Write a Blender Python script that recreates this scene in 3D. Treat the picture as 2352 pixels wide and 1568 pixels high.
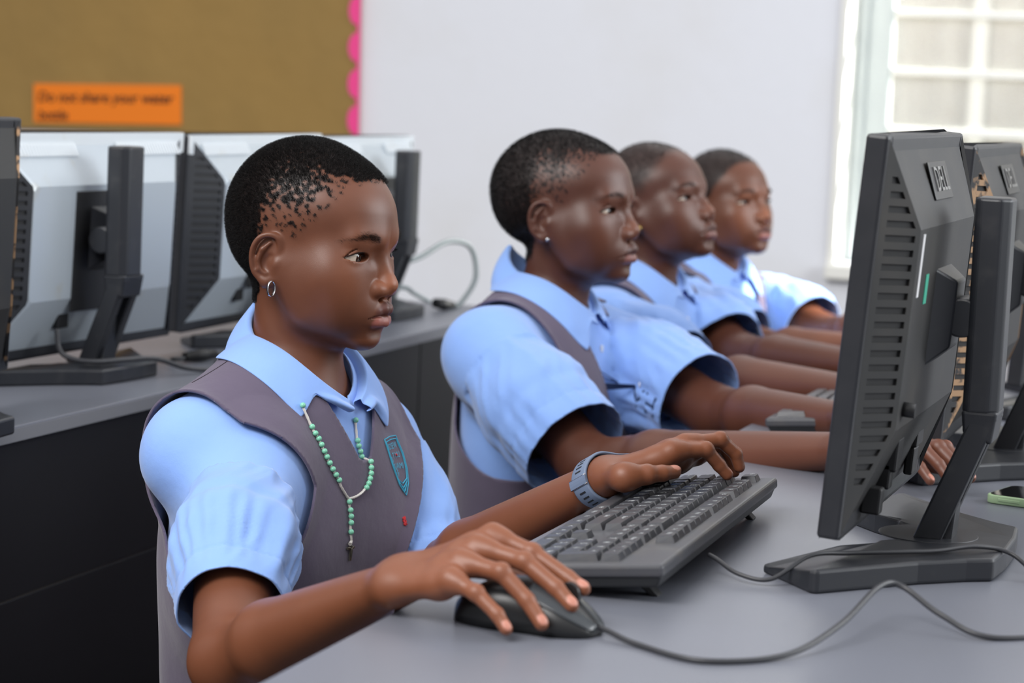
import bpy, bmesh, math, random
import numpy as np
from mathutils import Vector, Matrix

for _o in list(bpy.data.objects):
    bpy.data.objects.remove(_o)
SC = bpy.context.scene
COL = SC.collection

# ------------------------------------------------------------------ camera
CAM_LOC = Vector((0.62, 0.0, 1.131))
CAM_F = Vector((-0.31060434, 0.94470848, -0.10512292))
CAM_R = Vector((0.94748025, 0.31657101, 0.04543097))
CAM_U = Vector((-0.07619789, 0.08549083, 0.99342096))
cam_d = bpy.data.cameras.new('camera')
cam = bpy.data.objects.new('camera', cam_d)
COL.objects.link(cam)
cam.matrix_world = Matrix((
    (CAM_R.x, CAM_U.x, -CAM_F.x, CAM_LOC.x),
    (CAM_R.y, CAM_U.y, -CAM_F.y, CAM_LOC.y),
    (CAM_R.z, CAM_U.z, -CAM_F.z, CAM_LOC.z),
    (0, 0, 0, 1)))
cam_d.lens = 85.0
cam_d.sensor_width = 36.0
cam_d.clip_start = 0.05
cam_d.dof.use_dof = True
cam_d.dof.focus_distance = 2.17
cam_d.dof.aperture_fstop = 7.0
SC.camera = cam

# ------------------------------------------------------------------ light
SC.view_settings.view_transform = 'Standard'
SC.view_settings.look = 'None'
SC.view_settings.gamma = 1.0
SC.view_settings.use_curve_mapping = False
SC.view_settings.exposure = 0.0
world = bpy.data.worlds.new('daylight')
SC.world = world
world.use_nodes = True
_nt = world.node_tree
_nt.nodes.clear()
_bg = _nt.nodes.new('ShaderNodeBackground')
_wo = _nt.nodes.new('ShaderNodeOutputWorld')
_tc = _nt.nodes.new('ShaderNodeTexCoord')
_sx = _nt.nodes.new('ShaderNodeSeparateXYZ')
_mr = _nt.nodes.new('ShaderNodeMapRange')
_mr.inputs[1].default_value = -0.35
_mr.inputs[2].default_value = 0.75
_cr = _nt.nodes.new('ShaderNodeValToRGB')
_cr.color_ramp.elements[0].color = (0.07, 0.07, 0.08, 1)
_cr.color_ramp.elements[1].color = (1.0, 1.0, 1.03, 1)
_nt.links.new(_tc.outputs['Generated'], _sx.inputs[0])
_nt.links.new(_sx.outputs['Z'], _mr.inputs[0])
_nt.links.new(_mr.outputs[0], _cr.inputs[0])
_nt.links.new(_cr.outputs[0], _bg.inputs[0])
_bg.inputs[1].default_value = 0.92
_nt.links.new(_bg.outputs[0], _wo.inputs[0])


def area(name, loc, target, sx, sy, watts, color=(1, 1, 1)):
    d = bpy.data.lights.new(name, 'AREA')
    d.shape = 'RECTANGLE'
    d.size, d.size_y = sx, sy
    d.energy = watts
    d.color = color
    o = bpy.data.objects.new(name, d)
    COL.objects.link(o)
    o.location = loc
    o.rotation_euler = (Vector(target) - Vector(loc)).to_track_quat('-Z', 'Y').to_euler()
    return o


# daylight from the windows behind and to the left of the camera, and from the side windows ahead of the girls
area('window_light_behind', (-0.9, -0.4, 3.2), (-0.3, 2.4, 0.9), 2.2, 1.4, 125, (1.0, 0.98, 0.96))
area('window_light_side', (3.4, 3.6, 2.2), (0.0, 2.8, 0.9), 3.0, 1.6, 120, (0.93, 0.97, 1.0))
# direct sun from a side window, a small patch on the farthest girl's shoulder
_sd = bpy.data.lights.new('sun_through_window', 'SPOT')
_sd.energy = 4500
_sd.color = (1.0, 0.96, 0.9)
_sd.spot_size = math.radians(2.6)
_sd.spot_blend = 0.25
_sd.shadow_soft_size = 0.01
sun_spot = bpy.data.objects.new('sun_through_window', _sd)
COL.objects.link(sun_spot)
sun_spot.location = (3.60, 4.90, 3.40)
sun_spot.rotation_euler = (Vector((-0.195, 3.985, 0.785)) - Vector(sun_spot.location)).to_track_quat('-Z', 'Y').to_euler()
_jd = bpy.data.lights.new('sun_on_window_reveal', 'SPOT')
_jd.energy = 2500
_jd.color = (1.0, 0.97, 0.92)
_jd.spot_size = math.radians(34)
_jd.spot_blend = 0.3
_jd.shadow_soft_size = 0.01
jamb_spot = bpy.data.objects.new('sun_on_window_reveal', _jd)
COL.objects.link(jamb_spot)
jamb_spot.location = (2.1, 7.0, 2.6)
jamb_spot.rotation_euler = (Vector((-0.40, 5.48, 1.10)) - Vector(jamb_spot.location)).to_track_quat('-Z', 'Y').to_euler()
area('daylight_outside', (0.4, 7.0, 4.6), (0.3, 8.6, 0.8), 5.0, 1.5, 120, (1.0, 0.98, 0.94))


# ------------------------------------------------------------------ helpers
def tag(o, label=None, cat=None, group=None, kind=None):
    if label: o['label'] = label
    if cat: o['category'] = cat
    if group: o['group'] = group
    if kind: o['kind'] = kind
    return o


def empty(name, loc=(0, 0, 0), rz=0.0):
    o = bpy.data.objects.new(name, None)
    COL.objects.link(o)
    o.location = loc
    o.rotation_euler = (0, 0, rz)
    o.empty_display_size = 0.05
    return o


def srgb(r, g, b):
    f = lambda c: (c / 12.92 if c <= 0.04045 else ((c + 0.055) / 1.055) ** 2.4)
    return tuple(f(c / 255.0) for c in (r, g, b)) + (1.0,)


def mat(name, col, rough=0.5, metal=0.0, spec=0.5, noise=None, bump=None, coat=0.0, emit=None, sheen=0.0):
    """principled material; noise=(scale, amount, colour2) colour mottling; bump=(scale, strength, distance)"""
    m = bpy.data.materials.new(name)
    m.use_nodes = True
    nt = m.node_tree
    p = nt.nodes['Principled BSDF']
    p.inputs['Base Color'].default_value = col if len(col) == 4 else tuple(col) + (1,)
    p.inputs['Roughness'].default_value = rough
    p.inputs['Metallic'].default_value = metal
    p.inputs['Specular IOR Level'].default_value = spec
    p.inputs['Coat Weight'].default_value = coat
    p.inputs['Sheen Weight'].default_value = sheen
    tc = nt.nodes.new('ShaderNodeTexCoord')
    if noise:
        n = nt.nodes.new('ShaderNodeTexNoise')
        n.inputs['Scale'].default_value = noise[0]
        n.inputs['Detail'].default_value = 5
        nt.links.new(tc.outputs['Object'], n.inputs['Vector'])
        r = nt.nodes.new('ShaderNodeMapRange')
        r.inputs[1].default_value = noise[3] if len(noise) > 3 else 0.4
        r.inputs[2].default_value = noise[4] if len(noise) > 4 else 0.7
        r.inputs[4].default_value = noise[1]
        nt.links.new(n.outputs[0], r.inputs[0])
        mx = nt.nodes.new('ShaderNodeMix')
        mx.data_type = 'RGBA'
        mx.inputs[6].default_value = p.inputs['Base Color'].default_value
        mx.inputs[7].default_value = noise[2]
        nt.links.new(r.outputs[0], mx.inputs[0])
        nt.links.new(mx.outputs[2], p.inputs['Base Color'])
    if bump:
        n2 = nt.nodes.new('ShaderNodeTexNoise')
        n2.inputs['Scale'].default_value = bump[0]
        n2.inputs['Detail'].default_value = 3
        nt.links.new(tc.outputs['Object'], n2.inputs['Vector'])
        b = nt.nodes.new('ShaderNodeBump')
        b.inputs['Strength'].default_value = bump[1]
        b.inputs['Distance'].default_value = bump[2]
        nt.links.new(n2.outputs[0], b.inputs['Height'])
        nt.links.new(b.outputs[0], p.inputs['Normal'])
    if emit:
        p.inputs['Emission Color'].default_value = emit[0]
        p.inputs['Emission Strength'].default_value = emit[1]
    return m


class MB:
    """collects shapes into one mesh"""
    def __init__(s):
        s.v, s.f, s.mi, s.sm = [], [], [], []

    def add(s, vs, fs, mi=0, smooth=False):
        b = len(s.v)
        s.v += [tuple(map(float, v)) for v in vs]
        for f in fs:
            s.f.append(tuple(b + i for i in f))
            s.mi.append(mi)
            s.sm.append(smooth)
        return s

    def box(s, x0, x1, y0, y1, z0, z1, mi=0):
        vs = [(x, y, z) for z in (z0, z1) for y in (y0, y1) for x in (x0, x1)]
        return s.add(vs, [(0, 2, 3, 1), (4, 5, 7, 6), (0, 1, 5, 4), (2, 6, 7, 3), (0, 4, 6, 2), (1, 3, 7, 5)], mi)

    def hexa(s, lo, hi, mi=0):
        """two quads (4 corners each, same winding) joined to a solid"""
        return s.add(list(lo) + list(hi), [(3, 2, 1, 0), (4, 5, 6, 7), (0, 1, 5, 4), (1, 2, 6, 5), (2, 3, 7, 6), (3, 0, 4, 7)], mi)

    def prism(s, pts, z0, z1, mi=0, axis='z', smooth=False):
        n = len(pts)
        P = (lambda a, b, c: (a, b, c)) if axis == 'z' else ((lambda a, b, c: (c, a, b)) if axis == 'x' else (lambda a, b, c: (a, c, b)))
        vs = [P(a, b, z0) for a, b in pts] + [P(a, b, z1) for a, b in pts]
        s.add(vs, [tuple(range(n - 1, -1, -1)), tuple(range(n, 2 * n))], mi)
        s.add(vs, [(i, (i + 1) % n, n + (i + 1) % n, n + i) for i in range(n)], mi, smooth)
        return s

    def tube(s, pts, r, n=10, mi=0, cap=True):
        pts = [Vector(p) for p in pts]
        rs = r if isinstance(r, (list, tuple)) else [r] * len(pts)
        vs, fs = [], []
        up = Vector((0, 0, 1))
        prev = None
        for i, p in enumerate(pts):
            t = (pts[min(i + 1, len(pts) - 1)] - pts[max(i - 1, 0)]).normalized()
            a = prev if prev is not None else (up if abs(t.dot(up)) < 0.9 else Vector((1, 0, 0)))
            a = (a - t * a.dot(t)).normalized()
            prev = a
            b = t.cross(a)
            for k in range(n):
                w = 2 * math.pi * k / n
                vs.append(p + (a * math.cos(w) + b * math.sin(w)) * rs[i])
        for i in range(len(pts) - 1):
            for k in range(n):
                fs.append((i * n + k, i * n + (k + 1) % n, (i + 1) * n + (k + 1) % n, (i + 1) * n + k))
        s.add(vs, fs, mi, True)
        if cap:
            m = (len(pts) - 1) * n
            s.add(vs, [tuple(range(n - 1, -1, -1)), tuple(range(m, m + n))], mi)
        return s

    def cyl(s, c, r, h, n=24, mi=0, axis='z', r2=None):
        r2 = r if r2 is None else r2
        a = Vector(c)
        d = {'x': Vector((h, 0, 0)), 'y': Vector((0, h, 0)), 'z': Vector((0, 0, h))}[axis]
        return s.tube([a, a + d], [r, r2], n, mi)

    def sphere(s, c, r, nu=16, nv=10, mi=0, sc=(1, 1, 1)):
        vs, fs = [], []
        for j in range(nv + 1):
            t = math.pi * j / nv
            for i in range(nu):
                u = 2 * math.pi * i / nu
                vs.append((c[0] + r * sc[0] * math.sin(t) * math.cos(u), c[1] + r * sc[1] * math.sin(t) * math.sin(u), c[2] + r * sc[2] * math.cos(t)))
        for j in range(nv):
            for i in range(nu):
                fs.append((j * nu + i, (j + 1) * nu + i, (j + 1) * nu + (i + 1) % nu, j * nu + (i + 1) % nu))
        return s.add(vs, fs, mi, True)

    def xf(s, M):
        s.v = [tuple(M @ Vector(v)) for v in s.v]
        return s

    def build(s, name, mats, parent=None, bevel=0.0, seg=2, autosmooth=None):
        me = bpy.data.meshes.new(name)
        me.from_pydata(s.v, [], s.f)
        me.polygons.foreach_set('material_index', s.mi)
        me.polygons.foreach_set('use_smooth', s.sm)
        o = bpy.data.objects.new(name, me)
        for m in (mats if isinstance(mats, (list, tuple)) else [mats]):
            me.materials.append(m)
        COL.objects.link(o)
        if parent is not None:
            o.parent = parent
        bm = bmesh.new()
        bm.from_mesh(me)
        bmesh.ops.remove_doubles(bm, verts=bm.verts, dist=1e-6)
        bmesh.ops.recalc_face_normals(bm, faces=bm.faces)
        bm.to_mesh(me)
        bm.free()
        if bevel > 0:
            b = o.modifiers.new('bevel', 'BEVEL')
            b.width = bevel
            b.segments = seg
            b.limit_method = 'ANGLE'
            b.angle_limit = math.radians(35)
            b.harden_normals = False
        me.update()
        return o


def smooth_path(pts, n=12):
    """Catmull-Rom through the points"""
    P = [Vector(p) for p in pts]
    P = [P[0] * 2 - P[1]] + P + [P[-1] * 2 - P[-2]]
    out = []
    for i in range(1, len(P) - 2):
        for k in range(n):
            t = k / n
            a, b, c, d = P[i - 1], P[i], P[i + 1], P[i + 2]
            out.append(0.5 * ((2 * b) + (c - a) * t + (2 * a - 5 * b + 4 * c - d) * t * t + (3 * b - a - 3 * c + d) * t ** 3))
    out.append(P[-2])
    return out


def text_mesh(txt, size, extrude=0.0, res=3, shear=0.0):
    """(verts, faces) of lettering, centred on the origin in the XY plane"""
    c = bpy.data.curves.new('lettering', 'FONT')
    c.body = txt
    c.size = size
    c.extrude = extrude
    c.resolution_u = res
    c.shear = shear
    c.align_x = 'CENTER'
    c.align_y = 'CENTER'
    o = bpy.data.objects.new('lettering', c)
    COL.objects.link(o)
    dg = bpy.context.evaluated_depsgraph_get()
    me = o.evaluated_get(dg).to_mesh()
    vs = [tuple(v.co) for v in me.vertices]
    fs = [tuple(p.vertices) for p in me.polygons]
    o.evaluated_get(dg).to_mesh_clear()
    bpy.data.objects.remove(o)
    bpy.data.curves.remove(c)
    return vs, fs


DESK = 0.75
# ------------------------------------------------------------------ room
M_wall = mat('wall_paint', srgb(240, 242, 248), 0.75, spec=0.3, noise=(3.0, 0.35, srgb(228, 226, 222), 0.5, 0.75), bump=(25, 0.05, 0.01))
M_floor = mat('floor_cement', srgb(92, 88, 86), 0.6, noise=(4, 0.6, srgb(70, 66, 64)))
M_desk = mat('desk_laminate', srgb(112, 115, 125), 0.34, spec=0.5, noise=(7, 0.25, srgb(104, 106, 112)), bump=(900, 0.10, 0.0006))
M_edge = mat('desk_edge_band', srgb(128, 129, 134), 0.4)
M_edgelight = mat('desk_edge_lip', srgb(176, 172, 168), 0.4)
M_black = mat('black_panel', srgb(26, 26, 29), 0.45, spec=0.35, noise=(6, 0.4, srgb(22, 22, 23)))
M_seam = mat('panel_seam', srgb(70, 66, 62), 0.6)
M_frame = mat('window_metal', srgb(196, 203, 202), 0.4)
M_white = mat('white_gloss_paint', srgb(246, 245, 238), 0.5)
M_glass = mat('louvre_glass', srgb(235, 240, 238), 0.08, spec=0.6)
_g = M_glass.node_tree
_p = _g.nodes['Principled BSDF']
_t = _g.nodes.new('ShaderNodeBsdfTransparent')
_t.inputs[0].default_value = (0.97, 0.98, 0.98, 1)
_mix = _g.nodes.new('ShaderNodeMixShader')
_mix.inputs[0].default_value = 0.16
_g.links.new(_t.outputs[0], _mix.inputs[1])
_g.links.new(_p.outputs[0], _mix.inputs[2])
_g.links.new(_mix.outputs[0], _g.nodes['Material Output'].inputs[0])

WY = 5.40   # inner face of the end wall


def structure(mb, name, m, bevel=0.0, parent=None):
    o = mb.build(name, m, parent, bevel)
    if parent is None:
        o['kind'] = 'structure'
    return o


WX0, WX1, WZ0, WZ1 = -0.404, 1.10, 0.765, 2.0
w = MB()
w.box(-6.0, WX0, WY, WY + 0.2, 0, 2.9)
w.box(WX1, 2.6, WY, WY + 0.2, 0, 2.9)
w.box(WX0, WX1, WY, WY + 0.2, 0, WZ0)
w.box(WX0, WX1, WY, WY + 0.2, WZ1, 2.9)
structure(w, 'wall_back', M_wall)
structure(MB().box(-6.0, 2.6, -1.0, WY, -0.05, 0.0), 'floor', M_floor)

win = empty('window_1', (0, WY, 0))
win['kind'] = 'structure'
f = MB()
f.box(WX0 + 0.0005, WX0 + 0.004, -0.002, 0.198, WZ0, WZ1)
f.box(WX1 - 0.004, WX1 - 0.0005, -0.002, 0.198, WZ0, WZ1)
f.box(WX0 - 0.012, WX0 + 0.004, -0.006, -0.0005, WZ0, WZ1)
f.build('window_reveal', M_white, win, 0.001)
f = MB()
f.box(WX0 + 0.005, WX0 + 0.030, 0.115, 0.175, WZ0, WZ1)
f.box(WX0 + 0.030, WX0 + 0.084, 0.125, 0.165, WZ0, WZ1)
f.box(WX1 - 0.09, WX1 - 0.005, 0.115, 0.175, WZ0, WZ1)
f.build('window_frame', M_frame, win, 0.004)
MB().box(WX0 - 0.012, WX1 + 0.012, -0.03, 0.19, WZ0 - 0.034, WZ0 - 0.001).build('window_sill', M_white, win, 0.004)
for i in range(9):
    zz = 0.797 + 0.1325 * i
    b = MB()
    b.box(WX0 + 0.084, WX1 - 0.091, 0.13, 0.157, zz, zz + 0.018)
    b.build('louvre_bar', M_white, win, 0.003)
    g = MB()
    g.hexa([(WX0 + 0.088, 0.139, zz + 0.018), (WX1 - 0.095, 0.139, zz + 0.018), (WX1 - 0.095, 0.144, zz + 0.018), (WX0 + 0.088, 0.144, zz + 0.018)],
           [(WX0 + 0.088, 0.155, zz + 0.132), (WX1 - 0.095, 0.155, zz + 0.132), (WX1 - 0.095, 0.160, zz + 0.132), (WX0 + 0.088, 0.160, zz + 0.132)])
    g.build('louvre_blade', M_glass, win)

# outside the window: pale sheet fence, bare ground and a strip of weeds
M_fence = mat('sheet_fence', srgb(186, 172, 154), 0.6, noise=(9, 0.5, srgb(214, 206, 194)))
M_ground = mat('outside_ground', srgb(222, 214, 200), 0.9)
M_weeds = mat('weeds', srgb(150, 176, 92), 0.8)
fe = empty('fence', (0, 8.6, 0))
tag(fe, 'sunlit pale corrugated sheet fence seen through the louvre window', 'fence')
c = MB()
xs = np.linspace(-3.0, 3.0, 241)
ys = 0.02 * np.sin(xs * 2 * math.pi / 0.15) + 0.008 * np.sin(xs * 9.1)
vs = [(x, y, 0.0) for x, y in zip(xs, ys)] + [(x, y, 3.2) for x, y in zip(xs, ys)]
n = len(xs)
c.add(vs, [(i, i + 1, n + i + 1, n + i) for i in range(n - 1)], 0, True)
_fo = c.build('sheet', M_fence, fe)
_fo.modifiers.new('solid', 'SOLIDIFY').thickness = 0.004
rng = random.Random(3)
p = MB()
for x in (-1.9, -0.55, 0.28, 0.9, 1.7):
    p.box(x, x + 0.05, -0.09, -0.03, 0, 3.2)
p.build('fence_post', mat('pale_timber', srgb(238, 232, 222), 0.7), fe, 0.004)
structure(MB().box(-6, 6, WY + 0.2, 11, -0.08, -0.02), 'ground_outside', M_ground)
g = MB()
for i in range(900):
    x, y = rng.uniform(-1.5, 2.6), rng.uniform(7.6, 8.4)
    h = rng.uniform(0.35, 0.98)
    a = rng.uniform(0, 6.28)
    lx, ly = rng.uniform(-0.12, 0.12), rng.uniform(-0.12, 0.12)
    dx, dy = 0.018 * math.cos(a), 0.018 * math.sin(a)
    g.add([(x - dx, y - dy, -0.02), (x + dx, y + dy, -0.02), (x + lx + dx * .8, y + ly + dy * .8, h * .6), (x + lx - dx * .8, y + ly - dy * .8, h * .6), (x + 1.8 * lx, y + 1.8 * ly, h)], [(0, 1, 2, 3), (3, 2, 4)])
tag(g.build('weeds', M_weeds), 'strip of green weeds along the fence outside the window', 'weeds', kind='stuff')

# pinboard covered in brown paper with a pink scalloped border
M_kraft = mat('brown_paper', srgb(162, 130, 74), 0.7, spec=0.3, noise=(2.2, 0.7, srgb(146, 120, 72), 0.35, 0.7), bump=(5, 0.35, 0.03))
M_pink = mat('pink_card', srgb(255, 74, 152), 0.6)
M_orange = mat('orange_card', srgb(255, 134, 16), 0.6)
M_ink = mat('black_ink', srgb(70, 36, 18), 0.7)
board = empty('notice_board', (-1.565, WY - 0.001, 0.99))
tag(board, 'brown paper notice board with pink scalloped edge on white wall', 'notice board')
board.rotation_euler = (0, math.radians(-1.4), 0)
MB().box(-2.4, 0.0, -0.014, 0.0, 0.0, 1.3).build('paper_panel', M_kraft, board, 0.003)
pts = [(0.006, -0.002)]
pitch = 0.0865
zc = 0.042
k = 0
top = 1.3
prof = []
while zc + k * pitch < top:
    c0 = zc + k * pitch
    for a in np.linspace(-1, 1, 13):
        prof.append((-0.022 * math.sqrt(max(0, 1 - a * a)) - 0.001, c0 + a * 0.035))
    k += 1
pts = [(0.006, 0.0)] + [(0.006, top)] + prof[::-1]
MB().prism([(x, z) for x, z in pts], -0.0175, -0.0150, 0, 'y').build('scalloped_border', M_pink, board)

sign = empty('paper_sign', (-2.232, WY - 0.0165, 1.04))
tag(sign, 'orange card strip with handwritten water bottle notice on brown board', 'sign')
sign.rotation_euler = (0, math.radians(-1.8), 0)
MB().box(-0.203, 0.203, -0.002, 0.001, -0.048, 0.048).build('orange_card', M_orange, sign)


def ink_text(txt, size, x, z, parent, name='handwriting', m=M_ink, left=True, bold=0.0016):
    c = bpy.data.curves.new(name, 'FONT')
    c.body = txt
    c.size = size
    c.offset = bold
    c.extrude = 0.0003
    c.shear = 0.15
    c.align_x = 'LEFT' if left else 'CENTER'
    o = bpy.data.objects.new(name, c)
    COL.objects.link(o)
    dg = bpy.context.evaluated_depsgraph_get()
    me = bpy.data.meshes.new_from_object(o.evaluated_get(dg))
    bpy.data.objects.remove(o)
    o = bpy.data.objects.new(name, me)
    me.materials.clear()
    me.materials.append(m)
    COL.objects.link(o)
    o.parent = parent
    o.location = (x, -0.0028, z)
    o.rotation_euler = (math.radians(90), 0, 0)
    return o


ink_text('Do not share your water', 0.0365, -0.192, 0.004, sign, bold=0.0006)
ink_text('bottle', 0.034, -0.190, -0.040, sign, bold=0.0006)

# ------------------------------------------------------------------ desks
d = empty('computer_desk', (0.012, 3.0, 0))
tag(d, 'long grey desk the girls sit at, holding keyboard and mouse', 'desk')
MB().box(0, 0.98, -2.15, 2.2, DESK - 0.022, DESK).build('desk_top', M_desk, d, 0.002)
MB().box(-0.0012, 0.0, -2.15, 2.2, DESK - 0.021, DESK - 0.0025).build('edge_band', M_edgelight, d)
MB().box(0.62, 0.64, -2.1, 2.15, 0.0, DESK - 0.022).build('modesty_panel', M_black, d)
for yy in (-2.1, -0.7, 0.7, 2.11):
    MB().box(0.30, 0.62, yy, yy + 0.02, 0.0, DESK - 0.022).build('leg_panel', M_black, d)

d = empty('computer_desk', (-0.663, 2.2, 0))
tag(d, 'long grey desk behind the girls with black front panel', 'desk')
MB().box(-0.95, 0, -1.6, 1.74, DESK - 0.017, DESK).build('desk_top', M_desk, d, 0.0015)
MB().box(-0.0005, 0.0012, -1.6, 1.74, DESK - 0.0165, DESK - 0.0025).build('edge_band', M_edge, d)
fp = MB()
fp.box(-0.030, -0.017, -1.58, 1.30, 0.557, DESK - 0.017)
fp.box(-0.030, -0.0172, -1.58, 1.30, 0.02, 0.555)
fp.box(-0.030, -0.017, 1.303, 1.72, 0.02, DESK - 0.017)
fp.build('front_panel', M_black, d, 0.001)
MB().box(-0.030, -0.0185, -1.58, 1.30, 0.5545, 0.5575).build('panel_seam', M_seam, d)
for yy in (-1.58, 0.0, 1.70):
    MB().box(-0.9, -0.03, yy, yy + 0.018, 0, DESK - 0.017).build('leg_panel', M_black, d)
MB().box(-0.0008, 0.0018, 1.42, 1.47, DESK - 0.018, DESK + 0.001).build('worn_patch', M_white, d)
# ------------------------------------------------------------------ monitors
M_mblack = mat('monitor_black_plastic', srgb(31, 33, 38), 0.42, noise=(30, 0.5, srgb(46, 46, 50)), bump=(700, 0.06, 0.0005))
M_mdust = mat('dusty_black_plastic', srgb(33, 33, 33), 0.55, noise=(14, 0.7, srgb(56, 52, 47), 0.45, 0.75))
M_mworn = mat('worn_black_plastic', srgb(36, 36, 38), 0.5, noise=(38, 1.0, srgb(164, 130, 96), 0.47, 0.52))
M_silver = mat('silver_plastic', srgb(190, 199, 206), 0.32, metal=0.25, noise=(18, 0.6, srgb(186, 178, 158), 0.62, 0.8))
M_silverlight = mat('pale_plastic', srgb(222, 228, 232), 0.45, noise=(16, 0.6, srgb(200, 190, 166), 0.62, 0.8))
M_recess = mat('recess_black', srgb(16, 16, 18), 0.5)
M_stand = mat('stand_black', srgb(37, 39, 44), 0.4, noise=(40, 0.6, srgb(58, 58, 60), 0.55, 0.75))
M_logo = mat('chrome_letters', srgb(150, 150, 150), 0.3, metal=0.7)
M_logoplate = mat('logo_plate', srgb(28, 28, 30), 0.35)
M_label = mat('white_label', srgb(226, 226, 226), 0.6)
M_green = mat('green_label', srgb(60, 168, 140), 0.6)
M_screen = mat('screen_glass', srgb(20, 22, 26), 0.2)
M_blue = mat('blue_plug', srgb(36, 78, 186), 0.45)
M_cable = mat('black_cable', srgb(52, 53, 57), 0.42)
M_gcable = mat('grey_cable', srgb(120, 132, 134), 0.5)


def base_outline():
    half = [(-0.035, 0.062), (-0.060, 0.085), (-0.110, 0.148), (-0.104, 0.152), (-0.060, 0.206), (-0.054, 0.208), (0.012, 0.128), (0.046, 0.096), (0.066, 0.082), (0.070, 0.030)]
    notch = [(-0.034, -0.050), (-0.022, -0.036), (-0.016, -0.018), (-0.016, 0.018), (-0.022, 0.036), (-0.034, 0.050)]
    neg = [(x, -y) for x, y in half][::-1]
    return notch + half + neg


def monitor(x, y, rz, W, H, silver=False, tilt=3.7, worn=False, name='computer_monitor', mirror_dust=True, zb=0.043, logo=True, bs=1.0, colh=0.307, pyo=0.0):
    root = empty(name, (x, y, DESK + 0.0002), rz)
    shell = M_silver if silver else M_mdust
    # --- tilted panel, local axes: x back, y along the row, z up; base point below panel bottom front
    px, pz = -0.058, zb
    T = Matrix.Translation((px, pyo, pz)) @ Matrix.Rotation(math.radians(tilt), 4, 'Y')
    w, e = W / 2, 0.018
    b = MB()
    b.box(0, e, -w, -w + 0.016, 0, H).box(0, e, w - 0.016, w, 0, H)
    b.box(0, e, -w + 0.016, w - 0.016, 0, 0.022).box(0, e, -w + 0.016, w - 0.016, H - 0.016, H)
    b.xf(T)
    b.build('bezel', M_mblack if not silver else M_mblack, root, 0.003)
    MB().box(0.004, 0.008, -w + 0.016, w - 0.016, 0.022, H - 0.016).xf(T).build('screen', M_screen, root)
    # back shell
    ys, ys2 = w - 0.005, w - (0.045 if not silver else 0.060)
    z0, z1, zl, zh = 0.004, H - 0.003, H * 0.27, H * 0.775
    x2 = e + (0.026 if not silver else 0.030)
    sh = MB()
    i = 0.0035
    sh.hexa([(e - 0.004, -ys + i, z0), (e - 0.004, ys - i, z0), (e - 0.004, ys - i, z1), (e - 0.004, -ys + i, z1)],
            [(x2, -ys2 + i, zl), (x2, ys2 - i, zl), (x2, ys2 - i, zh), (x2, -ys2 + i, zh)])
    sh.xf(T)
    sh.build('back_shell', shell, root, 0.004)
    if silver:
        tp = MB()     # pale vented top strip of the shell
        tp.box(e - 0.004, e + 0.003, -w + 0.001, w - 0.001, H - 0.026, H - 0.0005)
        nrib = 60
        for k in range(nrib):
            yy = -w + 0.03 + (W - 0.06) * k / (nrib - 1)
            if abs(yy) < 0.05:
                continue
            f0, f1 = 0.16, 0.42
            fx = lambda f_: (e + (x2 - e) * f_, z1 + (zh - z1) * f_)
            (xa, za), (xb, zb_) = fx(f0), fx(f1)
            tp.hexa([(xa, yy, za), (xa, yy + 0.0035, za), (xa + 0.0008, yy + 0.0035, za + 0.0008), (xa + 0.0008, yy, za + 0.0008)],
                    [(xb, yy, zb_), (xb, yy + 0.0035, zb_), (xb + 0.0008, yy + 0.0035, zb_ + 0.0008), (xb + 0.0008, yy, zb_ + 0.0008)])
        tp.xf(T).build('vented_top', M_silverlight, root)
    # slotted side vents
    for sgn in (-1, 1):
        P0, P1 = Vector((e, sgn * ys, 0)), Vector((x2, sgn * ys2, 0))
        dv = P1 - P0
        nv = Vector((dv.y * -1 * -sgn, 0, 0))
        nrm = Vector((abs(dv.y), sgn * dv.x, 0)).normalized()

        def tmax(z):
            if z > zh: return max(0.0, (z1 - z) / (z1 - zh))
            if z < zl: return max(0.0, (z - z0) / (zl - z0))
            return 1.0

        def piece(mb, za, zb_, ta0, ta1, tb0, tb1, d=0.0036):
            q = lambda t, z, o: P0 + dv * t + Vector((0, 0, z)) - nrm * o
            if ta1 - ta0 < 1e-4 and tb1 - tb0 < 1e-4:
                return
            mb.hexa([q(ta0, za, 0), q(ta1, za, 0), q(tb1, zb_, 0), q(tb0, zb_, 0)], [q(ta0, za, d), q(ta1, za, d), q(tb1, zb_, d), q(tb0, zb_, d)])
        v = MB()
        pitch = 0.0112
        rows = int((z1 - z0) / pitch)
        for k in range(rows + 1):
            za = z0 + k * pitch
            zm = min(za + pitch * 0.52, z1)
            zb_ = min(za + pitch, z1)
            if zm > za:
                piece(v, za, zm, 0, tmax(za), 0, tmax(zm))
            if zb_ > zm:
                ta, tb = tmax(zm), tmax(zb_)
                tt = min(ta, tb)
                if tt > 0.36:
                    piece(v, zm, zb_, 0, 0.16, 0, 0.16)
                    piece(v, zm, zb_, ta - 0.12, ta, tb - 0.12, tb)
                else:
                    piece(v, zm, zb_, 0, ta, 0, tb)
        v.xf(T)
        v.build('vent_panel', (M_mworn if worn else M_mdust) if not silver else M_mblack, root)
        r = MB()
        q = lambda t, z, o: P0 + dv * t + Vector((0, 0, z)) - nrm * o
        zz = [z0, zl, zh, z1]
        tt = [0.0, 1.0, 1.0, 0.0]
        r.add([q(0, z0, 0.0020), q(1, zl, 0.0020), q(1, zh, 0.0020), q(0, z1, 0.0020)], [(0, 1, 2, 3)])
        r.xf(T).build('vent_recess', M_recess, root)
    zc = H * 0.52
    # mounting block, hinge and stand
    k = MB()
    if silver:
        k.box(x2 - 0.001, x2 + 0.001, -0.075, 0.075, zc - 0.085, zc + 0.062)
        k.xf(T).build('mount_plate', M_recess, root, 0.001)
    h = MB()
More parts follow.
